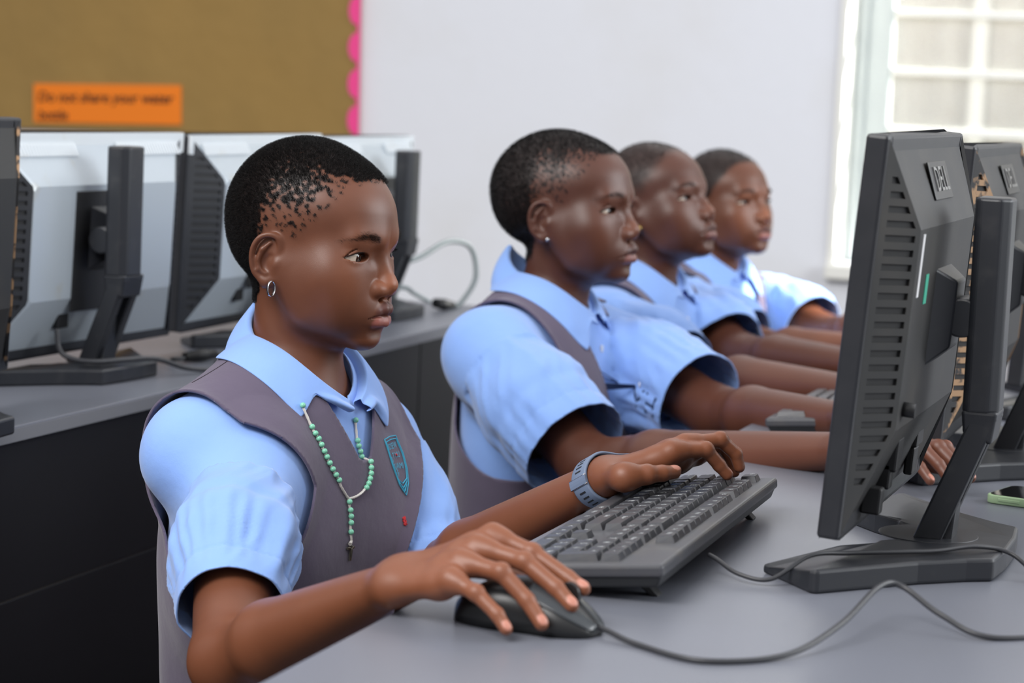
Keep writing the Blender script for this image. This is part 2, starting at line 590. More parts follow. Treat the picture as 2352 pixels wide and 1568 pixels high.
    h.hexa([(x2 - 0.003, -0.045, zc - 0.04), (x2 - 0.003, 0.045, zc - 0.04), (x2 - 0.003, 0.045, zc + 0.045), (x2 - 0.003, -0.045, zc + 0.045)],
           [(x2 + 0.016, -0.024, zc - 0.022), (x2 + 0.016, 0.024, zc - 0.022), (x2 + 0.016, 0.024, zc + 0.034), (x2 + 0.016, -0.024, zc + 0.034)])
    h.xf(T)
    c0 = T @ Vector((x2 + 0.022, -pyo, zc + 0.004))
    h.tube([(c0.x, -0.022, c0.z), (c0.x, 0.022, c0.z)], 0.0165, 24)
    h.box(c0.x, 0.027, -0.019, 0.019, c0.z - 0.016, c0.z + 0.014)
    h.build('hinge', M_stand, root, 0.002)
    s = MB()
    s.prism([(0.024, -0.021), (0.028, -0.025), (0.046, -0.025), (0.054, -0.016), (0.054, 0.016), (0.046, 0.025), (0.028, 0.025), (0.024, 0.021)], 0.128, colh)
    s.hexa([(0.026, -0.023, 0.110), (0.050, -0.023, 0.102), (0.050, 0.023, 0.102), (0.026, 0.023, 0.110)], [(0.024, -0.025, 0.13), (0.054, -0.025, 0.13), (0.054, 0.025, 0.13), (0.024, 0.025, 0.13)])
    s.build('column', M_stand, root, 0.004, 3)
    a = MB()
    for sg in (-1, 1):
        y0, y1 = (-0.024, -0.009) if sg < 0 else (0.009, 0.024)
        a.hexa([(-0.010, y0, 0.018), (0.014, y0, 0.018), (0.014, y1, 0.018), (-0.010, y1, 0.018)], [(0.032, y0, 0.125), (0.054, y0, 0.125), (0.054, y1, 0.125), (0.032, y1, 0.125)])
    a.hexa([(-0.006, -0.010, 0.020), (0.010, -0.010, 0.020), (0.010, 0.010, 0.020), (-0.006, 0.010, 0.020)], [(0.003, -0.010, 0.048), (0.019, -0.010, 0.048), (0.019, 0.010, 0.048), (0.003, 0.010, 0.048)])
    a.hexa([(0.026, -0.010, 0.104), (0.044, -0.010, 0.104), (0.044, 0.010, 0.104), (0.026, 0.010, 0.104)], [(0.032, -0.010, 0.124), (0.052, -0.010, 0.124), (0.052, 0.010, 0.124), (0.032, 0.010, 0.124)])
    a.hexa([(0.004, -0.016, 0.016), (0.022, -0.016, 0.016), (0.022, 0.016, 0.016), (0.004, 0.016, 0.016)], [(0.016, -0.012, 0.075), (0.026, -0.012, 0.075), (0.026, 0.012, 0.075), (0.016, 0.012, 0.075)])
    a.build('stand_arm', M_stand, root, 0.002)
    bm_ = MB().prism([(bx * bs, by * bs) for bx, by in base_outline()], 0.0, 0.019)
    bm_.v = [(vx, vy, vz if (vz < 0.01 or vx > -0.1 * bs) else 0.008) for vx, vy, vz in bm_.v]
    bm_.build('stand_base', M_stand, root, 0.003, 3)
    MB().cyl((0.0, 0, 0.0185), 0.042 * bs, 0.0012, 32).build('swivel_disc', M_stand, root, 0.0005)
    # lettering on the sloping top of the shell
    if logo and not silver:
        lm = MB()
        mid = 0.5
        o = Vector((e + (x2 - e) * mid, 0.0, z1 + (zh - z1) * mid))
        sl = Vector((x2 - e, 0, zh - z1)).normalized()
        nn = Vector((-sl.z, 0, sl.x))
        if nn.x < 0: nn = -nn
        R3 = Matrix((( 0, -sl.x, nn.x, o.x), (1, -sl.y, nn.y, o.y), (0, -sl.z, nn.z, o.z), (0, 0, 0, 1)))
        pl = MB().box(-0.048, 0.048, -0.016, 0.016, -0.0006, 0.0008)
        pl.xf(T @ R3).build('logo_plate', M_logoplate, root, 0.0005)
        vs, fs = text_mesh('DELL', 0.030, 0.0006)
        lm.add([(vx, vy, vz + 0.0014) for vx, vy, vz in vs], fs)
        lm.xf(T @ R3).build('logo_letters', M_logo, root)
    # rear sockets hanging below the raised part of the shell
    pw = MB().box(e + 0.004, e + 0.020, -0.085, -0.06, H * 0.13, H * 0.22)
    pw.xf(T).build('power_socket', M_recess, root, 0.002)
    vg = MB().box(e + 0.004, e + 0.016, 0.045, 0.078, H * 0.14, H * 0.20).box(e + 0.006, e + 0.014, 0.05, 0.073, H * 0.06, H * 0.14)
    vg.xf(T).build('video_plug', M_blue if silver else M_recess, root, 0.002)
    return root, T, (e, x2, zl, zh, z1)


m1, T1, g1 = monitor(0.330, 2.035, 0.0, 0.40, 0.315)
tag(m1, 'black monitor nearest the camera, seen from behind with slotted side', 'monitor')
e, x2, zl, zh, z1 = g1
MB().box(x2, x2 + 0.0006, -0.140, -0.131, 0.190, 0.240).xf(T1).build('paper_label', M_label, m1)
MB().box(x2, x2 + 0.0006, -0.100, -0.086, 0.182, 0.206).xf(T1).build('green_label', M_green, m1)
for yy, z_ in ((-0.120, 0.020), (-0.085, 0.036)):
    MB().box(0.018, 0.034, yy, yy + 0.016, z_ - 0.010, z_ + 0.012).xf(T1).build('cable_socket', M_recess, m1, 0.002)
MB().cyl((x2 - 0.004, -0.130, 0.100), 0.006, 0.014, 16, 0, 'x').xf(T1).build('rear_screw', M_recess, m1)

m2, T2, g2 = monitor(0.322, 2.620, 0.0, 0.40, 0.300, worn=True, tilt=3.0)
tag(m2, 'black monitor with tan scuffed side vents, just beyond the nearest monitor', 'monitor')
m3, T3, g3 = monitor(0.335, 3.190, 0.0, 0.40, 0.300, tilt=3.0)
tag(m3, 'black monitor cut by the right picture edge, beyond the scuffed monitor', 'monitor')

mA, TA, gA = monitor(-0.700, 2.105, 0.0, 0.50, 0.279, worn=True, tilt=2.0, logo=False)
tag(mA, 'black scuffed monitor cut by the left picture edge, on the rear desk', 'monitor')
mB_, TB, gB = monitor(-0.795, 2.655, math.radians(-3), 0.46, 0.272, silver=True, tilt=2.0, zb=0.028, bs=0.8, colh=0.286, pyo=0.030)
tag(mB_, 'silver backed monitor with black column stand, under the orange sign', 'monitor', 'silver backed monitors on the rear desk')
mC, TC, gC = monitor(-0.790, 3.180, 0.0, 0.45, 0.268, silver=True, tilt=2.0, zb=0.028, bs=0.8, colh=0.27)
tag(mC, 'silver backed monitor directly behind the nearest girl\'s head, with black vented edge', 'monitor', 'silver backed monitors on the rear desk')
mD, TD, gD = monitor(-0.800, 3.628, 0.0, 0.40, 0.262, silver=True, tilt=2.0, zb=0.028, bs=0.8, colh=0.27)
tag(mD, 'silver backed monitor at the far end of the rear desk, against white wall', 'monitor', 'silver backed monitors on the rear desk')
# ------------------------------------------------------------------ keyboard
M_key = mat('key_plastic', srgb(62, 64, 70), 0.36, noise=(120, 0.35, srgb(84, 82, 80), 0.45, 0.7))
M_kbody = mat('keyboard_body', srgb(70, 71, 76), 0.38, noise=(22, 0.5, srgb(98, 92, 84), 0.5, 0.75))
M_kside = mat('keyboard_underside', srgb(36, 38, 41), 0.45)
M_legend = mat('key_print', srgb(220, 226, 228), 0.6)
KYP, KXP = 0.01925, 0.0172
key_mesh_cache = {}


def keyboard(x, y, rz, tilt, legends=True, name='keyboard', L=0.46, D=0.132, z=DESK):
    root = empty(name, (x, y, z + 0.0002), rz)
    T = Matrix.Translation((-D / 2, 0, 0)) @ Matrix.Rotation(math.radians(-tilt), 4, 'Y')
    t = 0.019
    b = MB()
    b.box(0, D, -L / 2, L / 2, 0.009, t)
    b.xf(T).build('top_case', M_kbody, root, 0.003, 3)
    b = MB()
    b.hexa([(0.006, -L / 2 + 0.006, 0.0006), (D - 0.006, -L / 2 + 0.006, 0.0006), (D - 0.006, L / 2 - 0.006, 0.0006), (0.006, L / 2 - 0.006, 0.0006)],
           [(0.002, -L / 2 + 0.002, 0.010), (D - 0.002, -L / 2 + 0.002, 0.010), (D - 0.002, L / 2 - 0.002, 0.010), (0.002, L / 2 - 0.002, 0.010)])
    b.xf(T).build('bottom_case', M_kside, root, 0.002)
    zf = D * math.sin(math.radians(tilt))
    for yy in (-L / 2 + 0.045, L / 2 - 0.045):
        f = MB()
        f.hexa([(D - 0.020, yy - 0.007, 0.0), (D - 0.013, yy - 0.007, 0.0), (D - 0.013, yy + 0.007, 0.0), (D - 0.020, yy + 0.007, 0.0)],
               [(D - 0.036, yy - 0.007, zf * 0.82), (D - 0.026, yy - 0.007, zf * 0.9), (D - 0.026, yy + 0.007, zf * 0.9), (D - 0.036, yy + 0.007, zf * 0.82)])
        f.xf(Matrix.Translation((-D / 2, 0, 0))).build('tilt_foot', M_kside, root, 0.001)
    # keys: (row from the front, u from the left, width in u, depth in rows, legend)
    K = []
    def row(r, u, items):
        for it in items:
            if isinstance(it, (int, float)):
                u += it
                continue
            s, wd = it if isinstance(it, tuple) else (it, 1.0)
            K.append((r, u, wd, 1.0, s))
            u += wd
    row(5.35, 0, ['Esc', 1.0, 'F1', 'F2', 'F3', 'F4', 0.5, 'F5', 'F6', 'F7', 'F8', 0.5, 'F9', 'F10', 'F11', 'F12', 0.25, 'Prt', 'Scr', 'Brk'])
    row(4, 0, list('`1234567890-=') + [('Back', 2.0), 0.25, 'Ins', 'Hm', 'PU', 0.25, 'Num', '/', '*', '-'])
    row(3, 0, [('Tab', 1.5)] + list('QWERTYUIOP[]') + [('\\', 1.5), 0.25, 'Del', 'End', 'PD', 0.25, '7', '8', '9'])
    row(2, 0, [('Caps', 1.75)] + list('ASDFGHJKL;\'') + [('Enter', 2.25), 3.75, '4', '5', '6'])
    row(1, 0, [('Shift', 2.25)] + list('ZXCVBNM,./') + [('Shift', 2.75), 1.25, '^', 1.25, '1', '2', '3'])
    row(0, 0, [('Ctrl', 1.25), ('Win', 1.25), ('Alt', 1.25), ('', 6.25), ('Alt', 1.25), ('Win', 1.25), ('Fn', 1.25), ('Ctrl', 1.25), 0.25, '<', 'v', '>', 0.25, ('0', 2.0), '.'])
    K.append((2, 21.5, 1.0, 2.0, '+'))
    K.append((0, 21.5, 1.0, 2.0, 'Ent'))
    x_front = 0.0105
    y_left = L / 2 - 0.0135
    n = 0
    for r, u, wd, dp, s in K:
        w_, d_ = wd * KYP - 0.0012, dp * KXP - 0.0010
        cx = x_front + (r + dp / 2) * KXP
        cy = y_left - (u + wd / 2) * KYP
        h = 0.0062
        hy, hx = w_ / 2, d_ / 2
        mb = MB()
        iy, ix0, ix1 = 0.0020, 0.0014, 0.0024
        mb.hexa([(-hx, -hy, 0), (hx, -hy, 0), (hx, hy, 0), (-hx, hy, 0)],
                [(-hx + ix0, -hy + iy, h), (hx - ix1, -hy + iy, h + 0.0006), (hx - ix1, hy - iy, h + 0.0006), (-hx + ix0, hy - iy, h)])
        if legends and s:
            sz = 0.0080 if len(s) == 1 else 0.0054
            vs, fs = text_mesh(s, sz, 0.0, 1)
            ox = (hx - ix1) - 0.0046
            oy = (hy - iy) - (0.0030 if len(s) == 1 else 0.0045)
            if wd * KYP > 0.03 and s in ('Enter', 'Back', 'Shift', 'Caps', 'Tab'):
                oy = hy - 0.011
            mb.add([(vy + ox, -vx + oy, h + 0.00075) for vx, vy, vz in vs], fs, 1)
        me_T = T @ Matrix.Translation((cx, cy, t - 0.0008))
        ko = mb.build('key', [M_key, M_legend], root, 0.0)
        ko.matrix_local = me_T
        if legends:
            bv = ko.modifiers.new('bevel', 'BEVEL')
            bv.width = 0.0005
            bv.segments = 1
            bv.limit_method = 'ANGLE'
            bv.angle_limit = math.radians(40)
    return root, T


kb, TK = keyboard(0.1115, 1.945, math.radians(1.6), 6.0)
tag(kb, 'black full size keyboard under the nearest girl\'s hand', 'keyboard')


def cable(name, pts, r, m, label, cat='cable', n=10):
    o = MB().tube(smooth_path(pts, n), r, 8).build(name, m)
    tag(o, label, cat)
    return o


z = DESK + 0.0022
cable('keyboard_cable', [(0.182, 1.86, 0.766), (0.190, 1.855, 0.764), (0.212, 1.84, 0.757), (0.238, 1.84, DESK + 0.006), (0.262, 1.868, DESK + 0.0222), (0.288, 1.896, DESK + 0.0222), (0.326, 1.925, DESK + 0.0222), (0.350, 1.945, DESK + 0.0222), (0.378, 1.973, DESK + 0.024), (0.405, 1.990, DESK + 0.018), (0.44, 1.965, z), (0.50, 1.93, z), (0.62, 1.93, z)], 0.0019, M_cable, 'thin black keyboard cable looping over the monitor base')

# ------------------------------------------------------------------ mouse
M_mouse = mat('mouse_black', srgb(24, 25, 27), 0.35)
M_mousetop = mat('mouse_button', srgb(56, 60, 64), 0.28)
mo = empty('computer_mouse', (0.112, 1.612, DESK + 0.0002), math.radians(-6))
tag(mo, 'black wired mouse under the nearest girl\'s right hand', 'mouse')


def mouse_shell(x0, x1, grow=0.0, y0=-1.0, y1=1.0, nx=28, ny=24, zmin=0.0):
    vs, fs = [], []
    Lm, Wm, Hm = 0.056, 0.030, 0.034
    for i in range(nx + 1):
        u = x0 + (x1 - x0) * i / nx
        for j in range(ny + 1):
            a = math.pi * (y0 * 0.5 + (y1 - y0) * 0.5 * j / ny)
            sx = max(0.0, 1 - abs(u) ** 2.6) ** 0.42
            hz = (Hm + grow) * (0.30 + 0.70 * max(0.0, 1 - ((u + 0.15) / 1.12) ** 2)) * (sx ** 0.55)
            wy = (Wm + grow) * sx * (1.0 - 0.08 * math.exp(-(u - 0.15) ** 2 / 0.1))
            ca, sa = math.cos(a), math.sin(a)
            yy = wy * math.copysign(abs(sa) ** 0.75, sa)
            zz = hz * max(ca, 0) ** 0.62
            vs.append((u * (Lm + grow), yy, max(zz, zmin)))
    for i in range(nx):
        for j in range(ny):
            k = i * (ny + 1) + j
            fs.append((k, k + 1, k + ny + 2, k + ny + 1))
    return vs, fs


b = MB()
vs, fs = mouse_shell(-1, 1)
b.add(vs, fs, 0, True)
nb = [vs[i * 25] for i in range(29)] + [vs[i * 25 + 24] for i in range(28, -1, -1)]
b.add(nb, [tuple(range(len(nb)))], 0)
b.build('body', M_mouse, mo)
for y0, y1 in ((-0.62, -0.06), (0.06, 0.62)):
    b = MB()
    vs, fs = mouse_shell(0.12, 0.97, 0.0009, y0, y1, 16, 10)
    b.add(vs, fs, 0, True)
    o = b.build('button', M_mousetop, mo)
    s_ = o.modifiers.new('solid', 'SOLIDIFY')
    s_.thickness = 0.0012
    s_.offset = -1
MB().cyl((0.030, -0.003, 0.0265), 0.0085, 0.006, 20, 0, 'y').build('scroll_wheel', M_mouse, mo)
cable('mouse_cable', [(0.1667, 1.606, DESK + 0.006), (0.176, 1.600, DESK + 0.005), (0.20, 1.585, z), (0.252, 1.56, z), (0.300, 1.60, z + 0.001), (0.325, 1.665, z + 0.012), (0.338, 1.745, z + 0.026), (0.352, 1.765, z + 0.024), (0.385, 1.745, z + 0.010), (0.425, 1.735, z), (0.50, 1.80, z), (0.60, 1.86, z)], 0.0022, M_cable, 'thin black mouse cable curving across the near desk')

# ------------------------------------------------------------------ phone
M_phone = mat('green_phone_case', srgb(176, 204, 160), 0.35)
ph = empty('smartphone', (0.420, 2.365, DESK + 0.0002), math.radians(-14))
tag(ph, 'smartphone in pale green case lying on desk behind monitor', 'phone')


def rrect(w, h, r, n=6):
    out = []
    for cx, cy, a0 in ((w - r, h - r, 0), (-w + r, h - r, 90), (-w + r, -h + r, 180), (w - r, -h + r, 270)):
        for k in range(n + 1):
            a = math.radians(a0 + 90 * k / n)
            out.append((cx + r * math.cos(a), cy + r * math.sin(a)))
    return out


MB().prism(rrect(0.076, 0.037, 0.010), 0.0, 0.0085, 0, 'z', True).build('case', M_phone, ph, 0.0012)
MB().prism(rrect(0.0735, 0.0345, 0.009), 0.0083, 0.0090, 0, 'z', True).build('screen', mat('phone_screen', srgb(12, 12, 14), 0.06), ph)
MB().box(-0.062, -0.040, -0.0378, -0.0368, 0.0030, 0.0058).build('side_button', M_phone, ph, 0.0006)
MB().cyl((-0.034, -0.0366, 0.0045), 0.0008, 0.0008, 10, 0, 'y').xf(Matrix.Translation((0, -0.0010, 0))).build('microphone_hole', M_recess, ph)

# second keyboard at the next girl's place
kb2, _ = keyboard(0.110, 2.905, math.radians(1.0), 5.0, legends=False)
tag(kb2, 'black keyboard under the second girl\'s forearms, beyond the scuffed monitor', 'keyboard')
pp = MB().box(-0.012, 0.012, -0.009, 0.009, 0, 0.0006).build('paper_scrap', mat('pink_paper', srgb(232, 214, 226), 0.7))
pp.location = (0.030, 2.56, DESK + 0.0003)
pp.rotation_euler = (0, 0, 0.6)
tag(pp, 'small pale paper scrap on the desk edge by forearms', 'paper')

# ------------------------------------------------------------------ cables on the rear desk
zc = DESK + 0.0034


cable('power_cable', [(-0.806, 2.580, 0.815), (-0.800, 2.578, 0.790), (-0.785, 2.582, 0.7800), (-0.765, 2.600, 0.7765), (-0.745, 2.640, 0.7765), (-0.728, 2.690, 0.7745), (-0.712, 2.742, zc + 0.006), (-0.700, 2.790, zc), (-0.705, 2.84, zc), (-0.73, 2.87, zc)], 0.0033, M_cable, 'black power cable hanging from silver monitor onto its base')
pc = cable('adapter_cable', [(-0.790, 2.86, zc), (-0.775, 2.84, zc + 0.003), (-0.760, 2.87, zc + 0.004), (-0.735, 2.93, zc + 0.005), (-0.705, 2.97, zc), (-0.685, 2.93, zc), (-0.698, 2.88, zc)], 0.0030, M_cable, 'black cable with inline plug lying behind the nearest girl\'s shoulder')
MB().tube([(-0.768, 2.853, zc + 0.005), (-0.757, 2.880, zc + 0.006), (-0.747, 2.903, zc + 0.006)], [0.006, 0.0085, 0.006], 12).build('inline_plug', M_recess, pc)
gc = cable('grey_cable', [(-0.800, 3.70, 0.83), (-0.79, 3.78, 0.84), (-0.775, 3.87, 0.862), (-0.755, 3.93, 0.850), (-0.745, 3.935, 0.80), (-0.748, 3.88, 0.762), (-0.752, 3.84, zc), (-0.755, 3.82, zc)], 0.0042, M_gcable, 'thick grey cable arching up beside far silver monitor')
gp = MB().tube([(-0.765, 3.79, zc + 0.010), (-0.757, 3.815, zc + 0.006), (-0.75, 3.84, zc + 0.004)], [0.008, 0.010, 0.006], 12).build('cable_adapter', M_recess)
tag(gp, 'small black cable adapter on far end of rear desk', 'adapter')
cable('signal_cable', [(-0.775, 3.62, 0.80), (-0.775, 3.68, 0.795), (-0.785, 3.74, 0.782), (-0.772, 3.78, 0.766)], 0.0036, M_gcable, 'grey signal cable running down to black adapter on rear desk')
# ------------------------------------------------------------------ signed-distance modelling of bodies and cloth
F32 = np.float32


def smin(a, b, k):
    h = np.clip(0.5 + 0.5 * (b - a) / k, 0, 1)
    return b + (a - b) * h - k * h * (1 - h)


def smax(a, b, k):
    return -smin(-a, -b, k)


def ell(p, c, r):
    q = p - np.asarray(c, F32)
    r = np.asarray(r, F32)
    k0 = np.sqrt(((q / r) ** 2).sum(1))
    k1 = np.sqrt(((q / (r * r)) ** 2).sum(1)) + 1e-9
    return k0 * (k0 - 1.0) / k1


def cone(p, a, b, ra, rb):
    a = np.asarray(a, F32)
    b = np.asarray(b, F32)
    d = b - a
    t = np.clip(((p - a) @ d) / (d @ d), 0, 1)
    q = p - a - t[:, None] * d
    return np.sqrt((q * q).sum(1)) - (ra + (rb - ra) * t)


def chain(p, pts, rs, k=None):
    d = None
    for i in range(len(pts) - 1):
        e = cone(p, pts[i], pts[i + 1], rs[i], rs[i + 1])
        d = e if d is None else (smin(d, e, k) if k else np.minimum(d, e))
    return d


def mesh_sdf(f, lo, hi, h, B=8, newton=1):
    """sparse surface nets: returns vertices (n,3) and quads (m,4) of f = 0"""
    lo = np.asarray(lo, float)
    hi = np.asarray(hi, float)
    nb = np.ceil((hi - lo) / (h * B)).astype(int)
    g = np.stack(np.meshgrid(*[np.arange(n) for n in nb], indexing='ij'), -1).reshape(-1, 3)
    cen = lo + (g + 0.5) * h * B
    d = f(cen.astype(F32))
    act = g[np.abs(d) < h * B * 1.05]
    off = np.stack(np.meshgrid(*[np.arange(B + 1)] * 3, indexing='ij'), -1).reshape(-1, 3)
    N = nb * B + 2
    keys, verts = [], []
    faces = []
    corner = [(0, 0, 0), (1, 0, 0), (0, 1, 0), (1, 1, 0), (0, 0, 1), (1, 0, 1), (0, 1, 1), (1, 1, 1)]
    edges = [(0, 1), (2, 3), (4, 5), (6, 7), (0, 2), (1, 3), (4, 6), (5, 7), (0, 4), (1, 5), (2, 6), (3, 7)]
    key = lambda c: (c[..., 0] * N[1] + c[..., 1]) * N[2] + c[..., 2]
    CH = 400
    for s in range(0, len(act), CH):
        a = act[s:s + CH]
        ijk = (a[:, None, :] * B + off[None]).reshape(-1, 3)
        v = f((lo + ijk * h).astype(F32)).reshape(len(a), B + 1, B + 1, B + 1)
        sg = v < 0
        cv = [v[:, c[0]:c[0] + B, c[1]:c[1] + B, c[2]:c[2] + B] for c in corner]
        cs = [c < 0 for c in cv]
        cnt = sum(c.astype(np.int8) for c in cs)
        m = (cnt > 0) & (cnt < 8)
        w = np.argwhere(m)
        if len(w):
            ci = a[w[:, 0]] * B + w[:, 1:]
            vals = np.stack([c[m] for c in cv], 1)
            acc = np.zeros((len(w), 3))
            num = np.zeros(len(w))
            for i, j in edges:
                x, y = vals[:, i], vals[:, j]
                cr = (x < 0) != (y < 0)
                t = np.where(cr, x / np.where(cr, x - y, 1), 0)
                pi, pj = np.array(corner[i], float), np.array(corner[j], float)
                acc += np.where(cr[:, None], pi + t[:, None] * (pj - pi), 0)
                num += cr
            keys.append(key(ci))
            verts.append(lo + (ci + acc / num[:, None]) * h)
            # faces: edges along each axis owned by this block
            for ax in range(3):
                o1, o2 = [(1, 2), (2, 0), (0, 1)][ax]
                n_ = [slice(0, B)] * 3
                s0 = sg[:, 0:B, 0:B, 0:B]
                sl = [slice(0, B)] * 3
                sl[ax] = slice(1, B + 1)
                s1 = sg[:, sl[0], sl[1], sl[2]]
                e = np.argwhere(s0 != s1)
                if not len(e):
                    continue
                st = s0[e[:, 0], e[:, 1], e[:, 2], e[:, 3]]
                c = a[e[:, 0]] * B + e[:, 1:]
                u1 = np.zeros(3, int)
                u1[o1] = 1
                u2 = np.zeros(3, int)
                u2[o2] = 1
                q = np.stack([key(c), key(c - u1), key(c - u1 - u2), key(c - u2)], 1)
                q[~st] = q[~st][:, ::-1]
                faces.append(q)
    keys = np.concatenate(keys)
    verts = np.concatenate(verts)
    faces = np.concatenate(faces)
    o = np.argsort(keys)
    keys, verts = keys[o], verts[o]
    ix = np.searchsorted(keys, faces)
    ix = np.clip(ix, 0, len(keys) - 1)
    ok = (keys[ix] == faces).all(1)
    faces = ix[ok]
    for _ in range(newton):
        e = h * 0.5
        p = verts.astype(F32)
        d0 = f(p)
        gr = np.stack([f(p + np.eye(3, dtype=F32)[i] * e) - f(p - np.eye(3, dtype=F32)[i] * e) for i in range(3)], 1) / (2 * e)
        g2 = (gr * gr).sum(1) + 1e-6
        stp = gr * (d0 / g2)[:, None]
        ln = np.sqrt((stp * stp).sum(1))
        stp *= np.minimum(1, h * 0.6 / (ln + 1e-9))[:, None]
        verts = verts - stp
    return verts, faces


def normals_of(v, f):
    """area-weighted vertex normals for tri or quad faces"""
    if f.shape[1] == 4:
        n = np.cross(v[f[:, 2]] - v[f[:, 0]], v[f[:, 3]] - v[f[:, 1]])
    else:
        n = np.cross(v[f[:, 1]] - v[f[:, 0]], v[f[:, 2]] - v[f[:, 0]])
    out = np.zeros_like(v)
    for k in range(f.shape[1]):
        np.add.at(out, f[:, k], n)
    return out / (np.linalg.norm(out, axis=1, keepdims=True) + 1e-12)


def smooth_verts(v, f, it=1, lam=0.5):
    k = f.shape[1]
    e = np.concatenate([np.stack([f[:, i], f[:, (i + 1) % k]], 1) for i in range(k)])
    cnt = np.zeros(len(v))
    np.add.at(cnt, e[:, 0], 1)
    np.add.at(cnt, e[:, 1], 1)
    for _ in range(it):
        s = np.zeros_like(v)
        np.add.at(s, e[:, 0], v[e[:, 1]])
        np.add.at(s, e[:, 1], v[e[:, 0]])
        v = v + lam * (s / np.maximum(cnt, 1)[:, None] - v)
    return v


def tris_of(f):
    return np.concatenate([f[:, [0, 1, 2]], f[:, [0, 2, 3]]]) if f.shape[1] == 4 else f


def clip_mesh(v, f, g):
    """keep the part of the triangle mesh where g >= 0, cut cleanly along g = 0; g is one value per vertex"""
    f = tris_of(f)
    ins = g >= 0
    c = ins[f].sum(1)
    keep = f[c == 3]
    newv, cache, nf = [], {}, []

    def cut(i, j):
        k = (min(i, j), max(i, j))
        if k not in cache:
            t = g[i] / (g[i] - g[j])
            cache[k] = len(v) + len(newv)
            newv.append(v[i] + t * (v[j] - v[i]))
        return cache[k]
    for t in f[(c == 1) | (c == 2)]:
        s = ins[t]
        if s.sum() == 1:
            k = int(np.argmax(s))
            a, b, d = t[k], t[(k + 1) % 3], t[(k + 2) % 3]
            nf.append((a, cut(a, b), cut(a, d)))
        else:
            k = int(np.argmin(s))
            a, b, d = t[k], t[(k + 1) % 3], t[(k + 2) % 3]
            p, q = cut(a, b), cut(a, d)
            nf.append((p, b, d))
            nf.append((p, d, q))
    V = np.concatenate([v, np.array(newv)]) if newv else v
    Fa = np.concatenate([keep, np.array(nf, int)]) if nf else keep
    used = np.zeros(len(V), bool)
    used[Fa.ravel()] = True
    m = np.cumsum(used) - 1
    return V[used], m[Fa], used


_rs = np.random.RandomState(7)
_PERM = _rs.permutation(256)
_GRAD = _rs.normal(size=(256, 3))
_GRAD /= np.linalg.norm(_GRAD, axis=1, keepdims=True)


def gnoise(p):
    """smooth gradient noise, about -0.6..0.6"""
    p = np.asarray(p, float)
    i = np.floor(p).astype(int)
    f = p - i
    u = f * f * f * (f * (f * 6 - 15) + 10)
    r = 0
    for dx in (0, 1):
        for dy in (0, 1):
            for dz in (0, 1):
                hsh = _PERM[(_PERM[(_PERM[(i[:, 0] + dx) & 255] + i[:, 1] + dy) & 255] + i[:, 2] + dz) & 255]
                g = _GRAD[hsh]
                d = (g * (f - np.array([dx, dy, dz]))).sum(1)
                wx = u[:, 0] if dx else 1 - u[:, 0]
                wy = u[:, 1] if dy else 1 - u[:, 1]
                wz = u[:, 2] if dz else 1 - u[:, 2]
                r = r + d * wx * wy * wz
    return r


def sstep(a, b, x):
    t = np.clip((x - a) / (b - a), 0, 1)
    return t * t * (3 - 2 * t)


def np_mesh(name, v, f, mats, parent=None, smooth=True, attrs=None):
    me = bpy.data.meshes.new(name)
    nf, k = f.shape
    me.vertices.add(len(v))
    me.vertices.foreach_set('co', np.ascontiguousarray(v, dtype=F32).ravel())
    me.loops.add(nf * k)
    me.loops.foreach_set('vertex_index', np.ascontiguousarray(f, dtype=np.int32).ravel())
    me.polygons.add(nf)
    me.polygons.foreach_set('loop_start', np.arange(0, nf * k, k, dtype=np.int32))
    if smooth:
        me.polygons.foreach_set('use_smooth', np.ones(nf, bool))
    for an, av in (attrs or {}).items():
        a = me.attributes.new(an, 'FLOAT', 'POINT')
        a.data.foreach_set('value', np.ascontiguousarray(av, dtype=F32))
    me.update(calc_edges=True)
    me.validate()
    o = bpy.data.objects.new(name, me)
    for m in (mats if isinstance(mats, (list, tuple)) else [mats]):
        me.materials.append(m)
    COL.objects.link(o)
    if parent is not None:
        o.parent = parent
    return o


def rot_z(a):
    c, s = math.cos(a), math.sin(a)
    return np.array([[c, -s, 0], [s, c, 0], [0, 0, 1.0]])


def rot_y(a):
    c, s = math.cos(a), math.sin(a)
    return np.array([[c, 0, s], [0, 1, 0], [-s, 0, c]])


def rot_x(a):
    c, s = math.cos(a), math.sin(a)
    return np.array([[1, 0, 0], [0, c, -s], [0, s, c]])


# ------------------------------------------------------------------ head (millimetres; x to the face, y to the person's left, z up; eyes at z = 0)
def poly(pts, x):
    a = np.array(pts, float)
    return np.interp(x, a[:, 0], a[:, 1])


def dense(pts, rs, n=5):
    P_ = [Vector(p) for p in pts]
    o = smooth_path(P_, n)
    r = np.interp(np.linspace(0, len(pts) - 1, len(o)), range(len(pts)), rs)
    return [tuple(v) for v in o], list(r)


